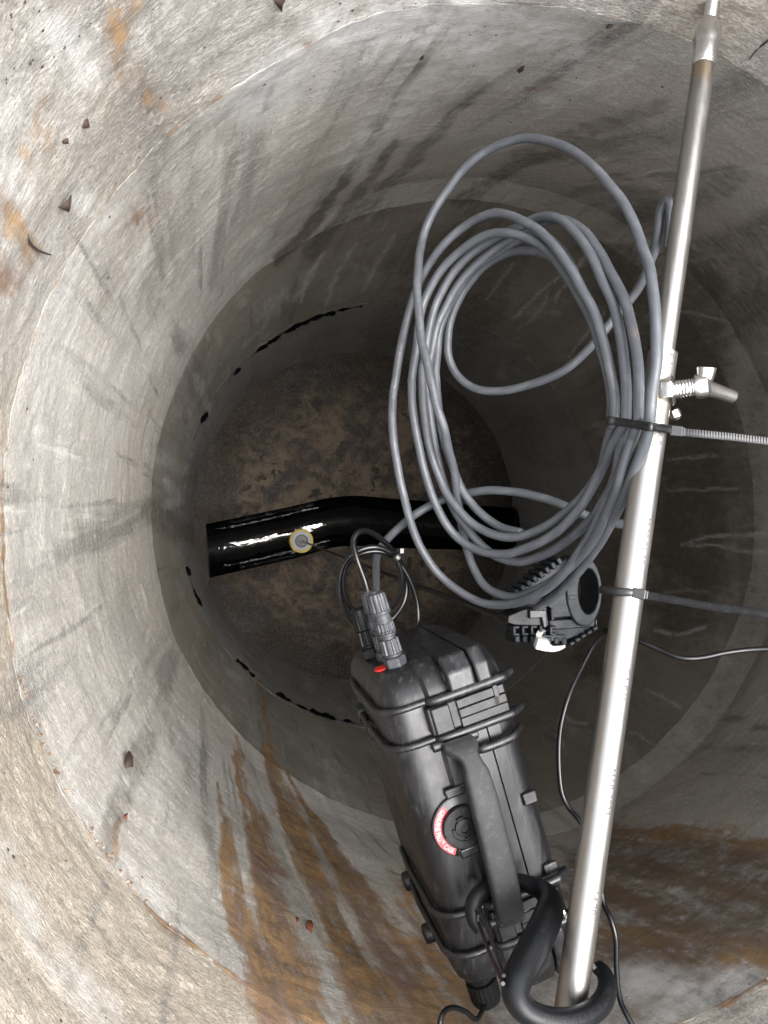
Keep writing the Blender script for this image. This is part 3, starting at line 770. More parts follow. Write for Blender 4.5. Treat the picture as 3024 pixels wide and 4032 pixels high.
S_4 = r5([(1394, 222, -.009), (1350, 380, -.007), (1260, 580, -.003), (1150, 740, .002), (1010, 870, .006), (880, 950, .006), (760, 985, .006), (640, 960, .008), (540, 890, .010), (470, 800, .012), (400, 690, .014), (330, 520, .014), (290, 330, .014), (262, 130, .014)]) + r4([(250, 1450, .014), (262, 1290, .016), (300, 1120, .018), (350, 990, .020), (430, 850, .020), (540, 730, .020), (660, 640, .020), (790, 560, .018), (920, 505, .012), (1020, 520, .006), (1120, 600, .004), (1230, 740), (1310, 890, -.004), (1370, 1080, -.007), (1398, 1300, -.008), (1400, 1608, -.009)])
S_5 = r5([(765, 835, .010), (640, 800, .014), (540, 720, .018), (450, 600, .020), (390, 470, .020), (340, 300, .020), (310, 120, .022), (300, 0, .022)]) + r4([(298, 1300, .022), (318, 1140, .024), (360, 1000, .026), (430, 870, .028), (520, 760, .028), (640, 680, .026), (760, 610, .022), (860, 580, .016), (960, 650, .012), (1050, 780, .008), (1130, 960, .006), (1200, 1180, .006), (1240, 1400, .010), (1250, 1608, .010)])
S_6 = r4([(1170, 1120, .012), (1100, 950, .014), (1020, 800, .018), (900, 690, .022), (790, 668, .026), (680, 690, .030), (570, 750, .034), (480, 850, .038), (415, 960, .042), (376, 1090, .046), (365, 1220, .050), (388, 1312, .054), (440, 1382, .058), (530, 1426, .062), (640, 1438, .066), (780, 1412, .070), (950, 1342, .072), (1080, 1252, .074), (1190, 1142, .076), (1300, 1000, .08), (1400, 870, .08), (1475, 700, .07), (1500, 560, .06), (1515, 450, .055), (1545, 390, .052), (1568, 420, .055), (1570, 520, .06), (1562, 650, .065)])
S_7 = r5([(1460, 222, -.013), (1425, 380, -.011), (1340, 590, -.009), (1230, 810, -.006), (1110, 990, -.002), (990, 1130, .004), (900, 1205, .010), (850, 1238, .014), (820, 1262, .018)])
S_G = [(1505, 2400, .030), (1482, 2330, .020), (1482, 2230, .010), (1503, 2150), (1560, 2080), (1640, 2020, .006), (1740, 1970, .022), (1840, 1943, .034), (1935, 1930, .036), (2040, 1938, .036), (2150, 1963, .036), (2250, 2000, .036), (2330, 2040, .04), (2430, 2062, .045), (2510, 2060, .05)]
COIL_PATHS = []
for s_ in (S_OUT, S_1, S_2, S_3, S_4, S_5, S_6, S_7, S_G):
    pth = path(s_)
    pth = pth + np.stack([(fbm(pth * 22 + 5.0 * k_, 2) - .5) for k_ in range(3)], 1) * .004
    mb = MB(); mb.tube(pth, R_CAB, 14); o = mb.build('cable_loop', M['cable'], coil, angle=180); COIL_PATHS.append(pth)
    ss = np.concatenate([[0], np.cumsum(np.linalg.norm(np.diff(pth, axis=0), axis=1))]); aa = 2 * np.pi * np.arange(14) / 14
    tv = .5 + .5 * np.sin(2 * np.pi * ss[:, None] / .030 + 2 * aa[None]); at = o.data.attributes.new('twist', 'FLOAT', 'POINT'); at.data.foreach_set('value', tv.ravel().astype(np.float32))

# print along two strands
mb = MB()


def cable_text(pth, i0, txt, size=.0042, rev=False, roll=.0):
    seg = np.linalg.norm(np.diff(pth, axis=0), axis=1); s = np.concatenate([[0], np.cumsum(seg)])
    v, f = text_geo(txt, size, res=1); st = s[i0]; out = []
    for x, y, z in v:
        q = st + (x if not rev else -x)
        q = min(max(q, 0), s[-1] - 1e-6); k = int(np.searchsorted(s, q) - 1); k = max(0, min(k, len(seg) - 1))
        tt = (q - s[k]) / seg[k]; p0 = pth[k] + (pth[k + 1] - pth[k]) * tt
        tn = norm(pth[min(k + 2, len(pth) - 1)] - pth[max(k - 1, 0)]); tc = norm(-p0); tc = norm(tc - tn * (tc @ tn)); sd = np.cross(tn, tc) * (1 if not rev else -1)
        al = (y - size * .35) / R_CAB + roll
        out.append(p0 + (R_CAB + .0001) * (math.cos(al) * tc - math.sin(al) * sd * (-1)))
    mb.add(out, f)


cable_text(COIL_PATHS[0], 128, 'LI9YHLITYH  4X0,50   E242293   CSA AWM STYLE 20233')
tag(mb.build('cable_print', M['cink'], coil, smooth=False), kind='stuff'); mb = MB()
cable_text(COIL_PATHS[1], 172, '00-1.05  10-14  E242293  2017  469966', rev=True)
tag(mb.build('cable_print', M['cink'], coil, smooth=False), kind='stuff')

# ------------------------------------------------------------------ cable ties


def zip_tie(name, label, loop_pts, tail_pts, head_px, mat, width, d_head, tail_mat=None, teeth=True):
    e = empty(name, P(*head_px, d_head), label, 'cable tie')
    mb = MB(); mb.tube(spline(loop_pts, 8), 1, 8, flat=(width / 2, .0007), ref=pdir); mb.build('strap', mat, e, angle=60)
    hd = P(*head_px, d_head); dirx = norm(tail_pts[1] - tail_pts[0]); ay = norm(pdir - dirx * (pdir @ dirx)); az = np.cross(dirx, ay)
    mb = MB(); mb.box(hd, (.0085, width * 1.28, .0065), (dirx, ay, az)); mb.box(hd + dirx * .0048, (.0022, width * 1.1, .0052), (dirx, ay, az)); mb.build('head', mat, e, bevel=.0006, smooth=False)
    sp = spline(tail_pts, 14)
    mb = MB(); mb.tube(sp, 1, 8, flat=(width / 2, .0006), ref=pdir); tl = mb.build('tail', tail_mat or mat, e, angle=60)
    if teeth:
        seg = np.linalg.norm(np.diff(sp, axis=0), axis=1); s = np.concatenate([[0], np.cumsum(seg)]); mb = MB(); q = .006
        while q < s[-1]:
            p0 = np.array([np.interp(q, s, sp[:, i]) for i in range(3)]); p1 = np.array([np.interp(q + .0005, s, sp[:, i]) for i in range(3)])
            dx = norm(p1 - p0); wy = norm(pdir - dx * (pdir @ dx)); wz = norm(np.cross(dx, wy)); wz = wz if wz[2] > 0 else -wz
            mb.box(p0 + wz * .0009, (.0010, width * .72, .0007), (dx, wy, wz)); q += .0019
        mb.build('ratchet_teeth', tail_mat or mat, e, smooth=False)
    return e


L1 = [P(2642, 1692, .486), P(2600, 1684, .474), P(2565, 1681, .4600), P(2520, 1674, .4725), P(2480, 1668, .4845), P(2430, 1660, .498), P(2396, 1655, .503), P(2398, 1657, .513), P(2480, 1668, .523), P(2600, 1688, .523), P(2652, 1698, .508)]
zip_tie('cable_tie', 'black ridged cable tie round the cable bundle and pole below the wing bolt', L1, [P(2650, 1697, .489), P(2760, 1708, .482), P(2900, 1722, .476), P(3060, 1742, .47), P(3180, 1760, .466)], (2660, 1700), M['tie'], .0058, .489)
L2 = [P(2535, 2340, .480), P(2480, 2333, .4795), P(2420, 2328, .485), P(2375, 2322, .495), P(2368, 2322, .506), P(2440, 2330, .508), P(2540, 2342, .503)]
zip_tie('cable_tie', 'greyish black cable tie on the lower pole beside the ribbed clamp', L2, [P(2530, 2341, .481), P(2650, 2362, .472), P(2800, 2388, .462), P(2950, 2408, .452), P(3100, 2428, .443)], (2515, 2338), M['tie'], .0054, .4795, M['tie_old'], False)

# ------------------------------------------------------------------ ribbed cable clamp hanging behind the pole
DC = .640
cl = empty('cable_clamp', P(2200, 2360, DC), 'dark blue-grey ribbed plastic cable clamp with round eye hanging behind the pole', 'clamp')
cs = DC / FPX
cx_, cy_ = norm(P(2300, 2360, DC) - P(2200, 2360, DC)), norm(P(2200, 2260, DC) - P(2200, 2360, DC)); cz_ = np.array([0, 0, 1.0])
FC = np.eye(4); FC[:3, 0] = cx_; FC[:3, 1] = cy_; FC[:3, 2] = cz_; FC[:3, 3] = P(2200, 2360, DC)
def K(px, py): return ((px - 2200) * cs, (2360 - py) * cs)


def arc(cx, cy, rx, ry, a0, a1, n): return [(cx + rx * math.cos(math.radians(a0 + (a1 - a0) * k / n)), cy + ry * math.sin(math.radians(a0 + (a1 - a0) * k / n))) for k in range(n + 1)]


ex_, ey_ = K(2325, 2325); rx_, ry_ = 62 * cs, 118 * cs
mb = MB(FC)                                            # back plate: wedge body
mb.prism([K(2020, 2350), K(2080, 2290), K(2190, 2215), K(2262, 2190), K(2262, 2440), K(2330, 2430), K(2372, 2440), K(2385, 2480), K(2330, 2515), K(2240, 2545), K(2140, 2535), K(2020, 2520)], -.030, -.010)
mb.build('body', M['clamp'], cl, bevel=.0015)
mb = MB(FC)                                            # eye: deep ring
outer = arc(ex_ - .004, ey_, rx_ * 1.28, ry_ * 1.24, 0, 360, 48)[:-1]; inner = arc(ex_, ey_, rx_ * .72, ry_ * .80, 0, 360, 48)[:-1]
n = 48
for z0, z1 in ((-.034, .004),):
    vs = [(x, y, z) for z in (z0, z1) for l in (outer, inner) for x, y in l]
    fs = []
    for k in range(n):
        k2 = (k + 1) % n
        fs += [(k, k2, n + k2, n + k), (2 * n + k, 3 * n + k, 3 * n + k2, 2 * n + k2), (k, 2 * n + k, 2 * n + k2, k2), (n + k, n + k2, 3 * n + k2, 3 * n + k)]
    mb.add(vs, fs)
mb.build('eye', M['clamp'], cl, bevel=.0012)
mb = MB(FC); mb.prism([K(2150, 2350), K(2268, 2230), K(2268, 2430), K(2150, 2440)], -.012, .002); mb.prism([K(2160, 2446), K(2370, 2440), K(2362, 2478), K(2160, 2490)], -.012, -.001); mb.build('face_plate', M['clamp'], cl, bevel=.0012)
mb = MB(FC); mb.box((*K(2250, 2350), .003), (.006, .0045, .003)); mb.build('boss', M['clamp'], cl, bevel=.0005); mb = MB(FC); mb.box((*K(2170, 2520), .0), (30 * cs * 4, 26 * cs, .004)); mb.build('boss', M['clamp'], cl, bevel=.0005)
for k in range(8):                                     # upper ribbed jaw
    t = k / 7; x, y = 2010 + 185 * t, 2330 - 130 * t
    a = math.radians(33); ax = (np.array([math.cos(a), math.sin(a), 0]), np.array([-math.sin(a), math.cos(a), 0]), np.array([0, 0, 1.0]))
    mb = MB(FC); mb.box((*K(x, y), -.008), (.0045, 30 * cs + 10 * cs * t, .026), ax, (1, .8)); mb.build('rib', M['clamp'], cl, bevel=.0012, seg=3)
for k in range(7):                                     # lower ribbed jaw, outer row
    t = k / 6; x, y = 2015 + 205 * t, 2522 + 12 * t
    mb = MB(FC); mb.box((*K(x, y), -.010), (.0058, .0085, .026), None, (.9, .75)); mb.build('rib', M['clamp'], cl, bevel=.0014, seg=3)
for k in range(5):                                     # lower ribbed jaw, hooked inner row
    x, y = 2005 + 38 * k, 2487 - 1 * k
    if k == 4: x, y = 2165, 2488
    mb = MB(FC); mb.box((*K(x - 9, y), .0), (.0024, .0085, .012)); mb.box((*K(x, y + 14), .0), (.0058, .0022, .012)); mb.box((*K(x + 1, y - 15), .0), (.0052, .0022, .012)); mb.build('hook_rib', M['clamp'], cl, bevel=.0006)
for k in range(5):                                     # lower right ribs under the eye
    t = k / 4; x, y = 2270 + 105 * t, 2548 - 62 * t
    a = math.radians(28); ax = (np.array([math.cos(a), math.sin(a), 0]), np.array([-math.sin(a), math.cos(a), 0]), np.array([0, 0, 1.0]))
    mb = MB(FC); mb.box((*K(x, y), -.016), (.0052, .0035, .024), ax); mb.build('rib', M['clamp'], cl, bevel=.001, seg=2)
mb = MB(FC)                                            # black wedge block with lever
mb.prism([K(1972, 2425), K(2040, 2398), K(2140, 2388), K(2150, 2470), K(2000, 2465), K(1968, 2455)], -.022, .004); mb.build('wedge', M['glandb'], cl, bevel=.001)
mb = MB(FC); mb.prism([K(2058, 2400), K(2130, 2400), K(2134, 2470), K(2118, 2474), K(2110, 2432), K(2058, 2436)], .004, .008); mb.build('lever', M['case2'], cl, bevel=.0008)
mb = MB(FC); mb.prism([K(2148, 2392), K(2158, 2392), K(2164, 2440), K(2150, 2444)], -.01, .009); mb.build('lever', M['clamp'], cl, bevel=.0006)
for txt, px_, py_, s_ in (('HAR51', 2282, 2474, .0066), ('DEAD', 2170, 2412, .0058)):
    mb = MB(FC); v, f = text_geo(txt, s_, 'LEFT'); ox, oy = K(px_, py_); zz = .0003 if txt == 'HAR51' else .0025
    mb.add([(ox + x, oy + y + x * .08, zz) for x, y, z in v], f)
    mb.build('moulded_lettering', M['emboss'], cl, smooth=False)

wt = empty('cable_tie', P(2130, 2520, DC - .012), 'short white cable tie with square head looped through the lower clamp ribs', 'cable tie')
mb = MB(); hd = P(2132, 2535, DC - .018); mb.box(hd, (.0105, .0095, .0075), (norm((1, -.25, .1)), norm((.2, 1, .3)), norm((-.1, -.3, 1)))); mb.box(hd + np.array([.006, -.003, -.002]), (.006, .006, .005), (norm((1, -.25, .1)), norm((.2, 1, .3)), norm((-.1, -.3, 1)))); mb.build('head', M['white'], wt, bevel=.001, smooth=False)
mb = MB(); mb.tube(spline([P(2122, 2525, DC - .016), P(2122, 2500, DC - .010), P(2132, 2484, DC - .002), P(2142, 2480, DC + .006)], 6), 1, 8, flat=(.0026, .0006), ref=(1, 0, 0)); mb.build('strap', M['white'], wt)
mb = MB(); mb.tube(spline([P(2140, 2545, DC - .014), P(2170, 2555, DC - .010), P(2200, 2553, DC - .006), P(2225, 2545, DC - .002)], 6), [1, 1, .9, .45], 8, flat=(.0028, .0006), ref=(0, 1, .3)); mb.build('tail', M['white'], wt)

# ------------------------------------------------------------------ level sensor on its plumb cable
top = P(2000, 2445, DC + .010); SD = DC * (1985 - NADIR[0]) / (1187 - NADIR[0])
SD = min(SD, Z_F - .30)
sen_c = P(1187, 2130, SD)
se = empty('level_sensor', sen_c, 'round grey sensor disc with yellow rim hanging on a thin black cable', 'sensor')
rS = 47 * SD / FPX
mb = MB(); mb.lathe(sen_c + np.array([0, 0, -.06]), (0, 0, 1), [(rS * .75, 0), (rS * .97, .012), (rS, .02), (rS, .055), (rS * .97, .060), (rS * .84, .061), (rS * .83, .055)], 48); mb.build('rim', M['yellow'], se)
mb = MB(); mb.lathe(sen_c, (0, 0, 1), [(rS * .83, -.02), (rS * .83, .001), (rS * .80, .003), (rS * .57, .003), (rS * .56, 0)], 48); mb.build('housing', M['sgrey'], se)
mb = MB(); mb.lathe(sen_c, (0, 0, 1), [(rS * .56, -.01), (rS * .56, .005), (rS * .40, .006), (rS * .38, .0)], 40); mb.build('collar', M['sdark'], se)
mb = MB(); mb.lathe(sen_c, (0, 0, 1), [(rS * .385, -.01), (rS * .385, .010), (rS * .2, .016), (rS * .12, .03), (.004, .03)], 32); mb.build('cap', M['sgrey'], se)
pts = [top, top + (sen_c - top) * .12 + (-.004, .002, 0), top + (sen_c - top) * .3, top + (sen_c - top) * .6, top + (sen_c - top) * .9 + (0, 0, .01), sen_c + (.002, 0, .06), sen_c + (0, 0, .02)]
mb = MB(); mb.tube(spline(pts, 10), .0034, 10); mb.build('sensor_cable', M['bcable'], se)

# ------------------------------------------------------------------ hard case
DF = .560
O_ = P(2005, 3190, DF)
V_ = norm(P(1838, 2600, DF - .002) - P(2084, 3470, DF + .002)); N_ = np.array([.03, .02, 1.0]); N_ = norm(N_ - V_ * (N_ @ V_)); U_ = np.cross(V_, N_)
FM = np.eye(4); FM[:3, 0] = U_; FM[:3, 1] = V_; FM[:3, 2] = N_; FM[:3, 3] = O_


def C(px, py, n=0.0):
    """case coordinates (u, v) of the photo pixel on the plane n above the front face"""
    r = P(px, py, 1.0); o = O_ + N_ * n
    t = (o @ N_) / (r @ N_); q = r * t - O_
    return float(q @ U_), float(q @ V_)


case = empty('equipment_case', O_, 'black rugged plastic equipment case with latches and grey top handle', 'case')
U0, U1, V0, V1, ND = -.0720, .0268, C(1900, 3905)[1] - .008, C(1550, 2672)[1], -.150


def rr_loop(u, inset, v0, v1, n0, n1, r, k=8):
    v0, v1, n0, n1 = v0 + inset, v1 - inset, n0 + inset, n1 - inset; r = max(r - inset, .002); out = []
    for cv, cn, a0 in ((v1 - r, n1 - r, 0), (v0 + r, n1 - r, 90), (v0 + r, n0 + r, 180), (v1 - r, n0 + r, 270)):
        for j in range(k + 1):
            a = math.radians(a0 + 90 * j / k); out.append((u, cv + r * math.cos(a), cn + r * math.sin(a)))
    return out


def shell(name, ua, ub, r_edge, mat, outset=0.0, lab=None):
    """half shell: outer end at ua (rounded), seam at ub"""
    s = 1 if ub > ua else -1; loops = []
    for j in range(7):
        a = math.radians(90 * j / 6); loops.append(rr_loop(ua + s * r_edge * (1 - math.cos(math.pi / 2 - a) if False else 1 - math.cos(a)) , r_edge * (1 - math.sin(a)), V0, V1, ND, 0, .030))
    loops.append(rr_loop(ub, 0, V0, V1, ND, 0, .030))
    mb = MB(FM); mb.loft(loops); o = mb.build(name, mat, case, angle=50)
    if lab: o['label'] = lab
    return o


base = shell('base_shell', U0, -.0006, .019, M['case']); lid = shell('lid_shell', U1, .0006, .016, M['case'])


def flange(ua, ub, out, parent):
    loops = [rr_loop(ua, -out * .15, V0, V1, ND, 0, .030), rr_loop(ua + (ub - ua) * .08, -out, V0, V1, ND, 0, .030), rr_loop(ub, -out, V0, V1, ND, 0, .030)]
    mb = MB(FM); mb.loft(loops); return mb.build('flange', M['case'], parent, angle=30)


flange(-.0385, -.0007, .0026, base); flange(.0110, .0007, .0026, lid)
mb = MB(FM); mb.loft([rr_loop(-.0008, .0012, V0, V1, ND, .0, .030), rr_loop(.0008, .0012, V0, V1, ND, .0, .030)]); mb.build('gasket', M['gap'], case)


def wrap_path(v, u_end, n_front=.0035, out=.0035):
    """rail across the front face, round the left corner and down the left face"""
    r = .018; pts = [(u_end, v, n_front)]
    pts += [(U0 + r, v, n_front)]
    pts += [(U0 + r - (r + out) * math.sin(math.radians(a)), v, n_front - (r + out) * (1 - math.cos(math.radians(a)))) for a in (18, 36, 54, 72, 90)]
    pts += [(U0 - out, v, -.05), (U0 - out, v, -.09), (U0 - .0005, v, -.125)]
    return pts


RAILS = []
for (ax_, ay_), (bx_, by_), ue in (((1630, 2766), (1852, 2714), .026), ((1641, 2918), (1920, 2850), .028), ((1740, 3625), (1838, 3602), .026), ((1800, 3778), (1879, 3762), .026)):
    va = .5 * (C(ax_, ay_, .0035)[1] + C(bx_, by_, .0035)[1]); RAILS.append(va)
    pth = wrap_path(va, ue); pth[0] = (ue, va, .0035)
    mb = MB(FM); mb.tube(np.array(pth), .0027, 10)
    # thicker middle bar over the flange
    mb.tube(spline([(-.040, va, .0035), (-.031, va, .0085), (.014, va, .0095), (.022, va, .008), (ue + .004, va, .0015)], 6), [.0027, .0036, .0036, .0034, .0026], 10)
    mb.build('guard_rail', M['case'], case, angle=70)

# round feet on the left face, next to the rails
mb = MB(FM); va = .5 * (C(1865, 2950, .004)[1] + C(1940, 2925, .004)[1])
mb.tube(spline([(-.016, va, .004), (-.008, va, .0082), (.010, va, .0085), (.018, va + .001, .007), (.0265, va + .003, .000)], 6), [.0028, .0036, .0036, .0034, .0026], 10); mb.build('guard_rail', M['case'], case, angle=70)
for px_, py_ in ((1414, 2809), (1458, 2877), (1590, 3474), (1678, 3677)):
    n_ = min(np.linspace(-.14, 0, 141), key=lambda q: abs(C(px_, py_, q)[0] - (U0 - .004))); v_ = C(px_, py_, n_)[1]
    mb = MB(FM); mb.lathe((U0 + .002, v_, n_), (-1, 0, 0), [(.0085, 0), (.0085, .006), (.0075, .008), (.005, .0085), (.0045, .0075)], 22); mb.build('foot', M['case2'], case)


def latch(vc, ul, ur, hh, flip=False):
    e = MB(FM)
    e.box(((ul + ur) / 2, vc, .0055), (ur - ul, hh, .009)); o = e.build('latch', M['case2'], case, bevel=.0018, seg=3)
    k = hh / 3
    for j in (-1, 0, 1):
        b = MB(FM); b.box((ul * .35 + ur * .65 + .002, vc + j * k, .0112 - abs(j) * .0006), ((ur - ul) * .62, k * .94, .0036)); b.build('latch_strip', M['case2'], o, bevel=.0006)
    b = MB(FM); b.box((ul + (ur - ul) * .16, vc, .0108), ((ur - ul) * .24, hh * .96, .0036)); b.build('thumb_pad', M['case2'], o, bevel=.0014, seg=3)
    b = MB(FM); b.box((ul + (ur - ul) * .86, vc + k * .05, .0131), (.0030, k * .8, .0004)); b.build('slot', M['gap'], o, smooth=False)
    b = MB(FM); b.box((ul + (ur - ul) * .88, vc + k * .9, .0120), (.004, hh * .5, .0022)); b.build('hinge_pin', M['case2'], o, bevel=.0005)
    return o


ul_, vl_ = C(1692, 2850, .01); ur_, vr_ = C(2000, 2768, .01)
latch(.5 * (RAILS[0] + RAILS[1]), ul_, ur_, (RAILS[0] - RAILS[1]) * .74)
latch(.5 * (RAILS[2] + RAILS[3]), ul_ + .004, ur_ - .002, (RAILS[2] - RAILS[3]) * .74)

# padlock protectors at the ends of the seam
for v_, s_ in ((V1, 1), (V0, -1)):
    mb = MB(FM)
    va, vb = (RAILS[0] + .002, V1 + .004) if s_ > 0 else (RAILS[3] - .002, V0 - .004)
    poly = [(va, -.004), (va, .0125), (va + (vb - va) * .55, .0125), (vb, .002), (vb, -.06), (vb - s_ * .006, -.06), (vb - s_ * .006, -.004)]
    for ua, ub in ((-.0215, -.0008), (.0008, .0125)):
        p3 = [(ua, a, b) for a, b in poly] + [(ub, a, b) for a, b in poly]; k = len(poly)
        mb.add(p3, [tuple(range(k))[::-1], tuple(range(k, 2 * k))] + [(j, (j + 1) % k, k + (j + 1) % k, k + j) for j in range(k)])
    o = mb.build('padlock_protector', M['case'], case, bevel=.0022, seg=3)
    mb = MB(FM); mb.lathe((-.0220, va + s_ * .011, .002), (-1, 0, 0), [(.0042, -.002), (.0042, .0006), (.003, .0006), (.003, -.001)], 18); mb.build('padlock_hole', M['gap'], o)
    if s_ > 0:
        for q in (-.040, -.052):
            b = MB(FM); b.prism([(V1 - .004, -.030), (V1 + .007, -.046), (V1 + .007, -.052), (V1 - .004, -.056)], -.003, .003, (q + .003, 0, 0), ((0, 1, 0), (0, 0, 1), (1, 0, 0))); b.build('end_rib', M['case'], case, bevel=.001)

# purge valve with its red label
uv, vv = C(1822, 3252, .004)
mb = MB(FM)
RV = 88 * DF / FPX
ring_poly = lambda r, a0, a1, n=40: [(uv + r * math.cos(math.radians(a0 + (a1 - a0) * k / n)), vv + r * math.sin(math.radians(a0 + (a1 - a0) * k / n))) for k in range(n + 1)]
mb.lathe((uv, vv, -.002), (0, 0, 1), [(RV * 1.42, 0), (RV * 1.42, .0045), (RV * 1.36, .0052)], 48); o = mb.build('valve_seat', M['case'], case)
seam_ang = math.degrees(math.atan2(V_[0], V_[1]))     # tilt of the case in the picture
A0, A1 = 132 + seam_ang, 246 + seam_ang
A0, A1 = 118, 238
mb = MB(FM); po = ring_poly(RV * 1.36, A0, A1) + ring_poly(RV * .98, A1, A0); mb.prism(po, .0034, .0037); lab = mb.build('red_label', M['red'], case, smooth=False)
mb = MB(FM); v, f = text_geo('GENUINE PELI™ CASE', .0054, 'LEFT'); wdt = max(q[0] for q in v)
ra, span_ = RV * 1.30, math.radians(A1 - A0 - 10)
mb.add([(uv + (ra - y) * math.cos(math.radians(A0 + 5) + x / wdt * span_), vv + (ra - y) * math.sin(math.radians(A0 + 5) + x / wdt * span_), .00395) for x, y, z in v], f)
mb.build('label_text', M['lwhite'], lab, smooth=False)
mb = MB(FM); mb.lathe((uv, vv, .001), (0, 0, 1), [(RV, 0), (RV, .0055), (RV * .95, .0064), (RV * .62, .0064), (RV * .60, .0056), (RV * .44, .0056), (RV * .42, .0074), (RV * .22, .0078), (RV * .2, .0066)], 48); val = mb.build('purge_valve', M['glandb'], case)
for txt, a0, a1 in (('PRESSURE', 125, 215), ('PURGE', 20, 80), ('AUTOMATIC', 235, 320)):
    mb = MB(FM); v, f = text_geo(txt, .0042); wdt = max(q[0] for q in v)
    mb.add([(uv + (RV * .90 - y) * math.cos(math.radians(a0 + (a1 - a0) * x / wdt)), vv + (RV * .90 - y) * math.sin(math.radians(a0 + (a1 - a0) * x / wdt)), .0077) for x, y, z in v], f)
    mb.build('valve_lettering', M['emboss'], val, smooth=False)
for rr, aa in ((RV * .94, 120), (RV * .94, 205), (RV * .94, 40), (RV * .50, 100), (RV * .50, 190), (RV * .50, 280), (RV * .30, 140), (RV * .30, 240), (RV * .30, 30)):
    mb = MB(FM); mb.prism([(uv + (rr + q * .0007) * math.cos(math.radians(aa + t)), vv + (rr + q * .0007) * math.sin(math.radians(aa + t))) for q, ts in ((1, range(-20, 21, 5)), (-1, range(20, -21, -5))) for t in ts], .0070, .0086); mb.build('valve_rib', M['glandb'], val, smooth=False)
for px_, py_ in ((1800, 3112), (1860, 3345)):
    a, b = C(px_, py_, .003); mb = MB(FM); mb.box((a, b, .0035), (.020, .0075, .003)); mb.build('boss', M['case'], case, bevel=.0025, seg=3)
for px_, py_, h_ in ((2070, 3145, .010), (2155, 3430, .013)):
    a, b = C(px_, py_, .0); mb = MB(FM); mb.box((a + .003, b, .001), (.012, h_, .003)); mb.build('boss', M['case'], case, bevel=.0028, seg=3)

# handle
hn = .026
h0 = np.array([*C(1862, 3000, hn), hn]); h1 = np.array([*C(1998, 3550, hn), hn]); hd = norm(h1 - h0); hs = norm(np.cross(hd, (0, 0, 1)))
mb = MB(FM); HP = []
y0 = np.array([*C(1802, 2925, .012), .012]); y2 = np.array([*C(2010, 3618, .012), .012])
ctr = spline([y0, y0 + (h0 - y0) * .55 + (0, 0, .002), h0 + hd * .006, h0 + (h1 - h0) * .3 + (0, 0, .003), h0 + (h1 - h0) * .7 + (0, 0, .003), h1, y2], 8)
sg = np.concatenate([[0], np.cumsum(np.linalg.norm(np.diff(ctr, axis=0), axis=1))]); sg /= sg[-1]
WP = [0, .03, .06, .085, .11, .14, .17, .3, .6, .88, .915, .93, .955, .965, 1.0]
WW = [.0120, .0126, .0110, .0078, .0072, .0078, .0092, .0103, .0104, .0104, .0102, .0074, .0074, .0106, .0106]
WT = [.0048, .0050, .0048, .0046, .0048, .0056, .0064, .0070, .0070, .0068, .0066, .0058, .0054, .0052, .0048]
qs = np.linspace(0, 1, 90)
for t in qs:
    c = np.array([np.interp(t, sg, ctr[:, k]) for k in range(3)]); tg = norm(np.array([np.interp(min(t + .02, 1), sg, ctr[:, k]) for k in range(3)]) - np.array([np.interp(max(t - .02, 0), sg, ctr[:, k]) for k in range(3)]))
    up_h = norm(np.cross(hs, tg)); up_h = up_h if up_h[2] > 0 else -up_h; wd, th = np.interp(t, WP, WW), np.interp(t, WP, WT); lp = []
    for k in range(24):
        a = 2 * math.pi * k / 24; ca, sa = math.cos(a), math.sin(a); e = .45
        lp.append(c + hs * wd * math.copysign(abs(ca) ** e, ca) + up_h * th * math.copysign(abs(sa) ** e, sa))
    HP.append(lp)
mb.loft(HP); hb = mb.build('handle', M['handle'], case, angle=50)
mb = MB(FM); mb.lathe(y0 - hs * .018 - (0, 0, .007), hs, [(.0042, 0), (.0042, .036)], 14); mb.build('handle_pin', M['case'], hb, bevel=.0008)
mb = MB(FM); mb.lathe(y2 - hs * .016 - (0, 0, .004), hs, [(.0040, 0), (.0040, .032)], 14); mb.build('handle_pin', M['case'], hb, bevel=.0008)

# cable glands on the upper end
GA = norm((0, 1, .0))


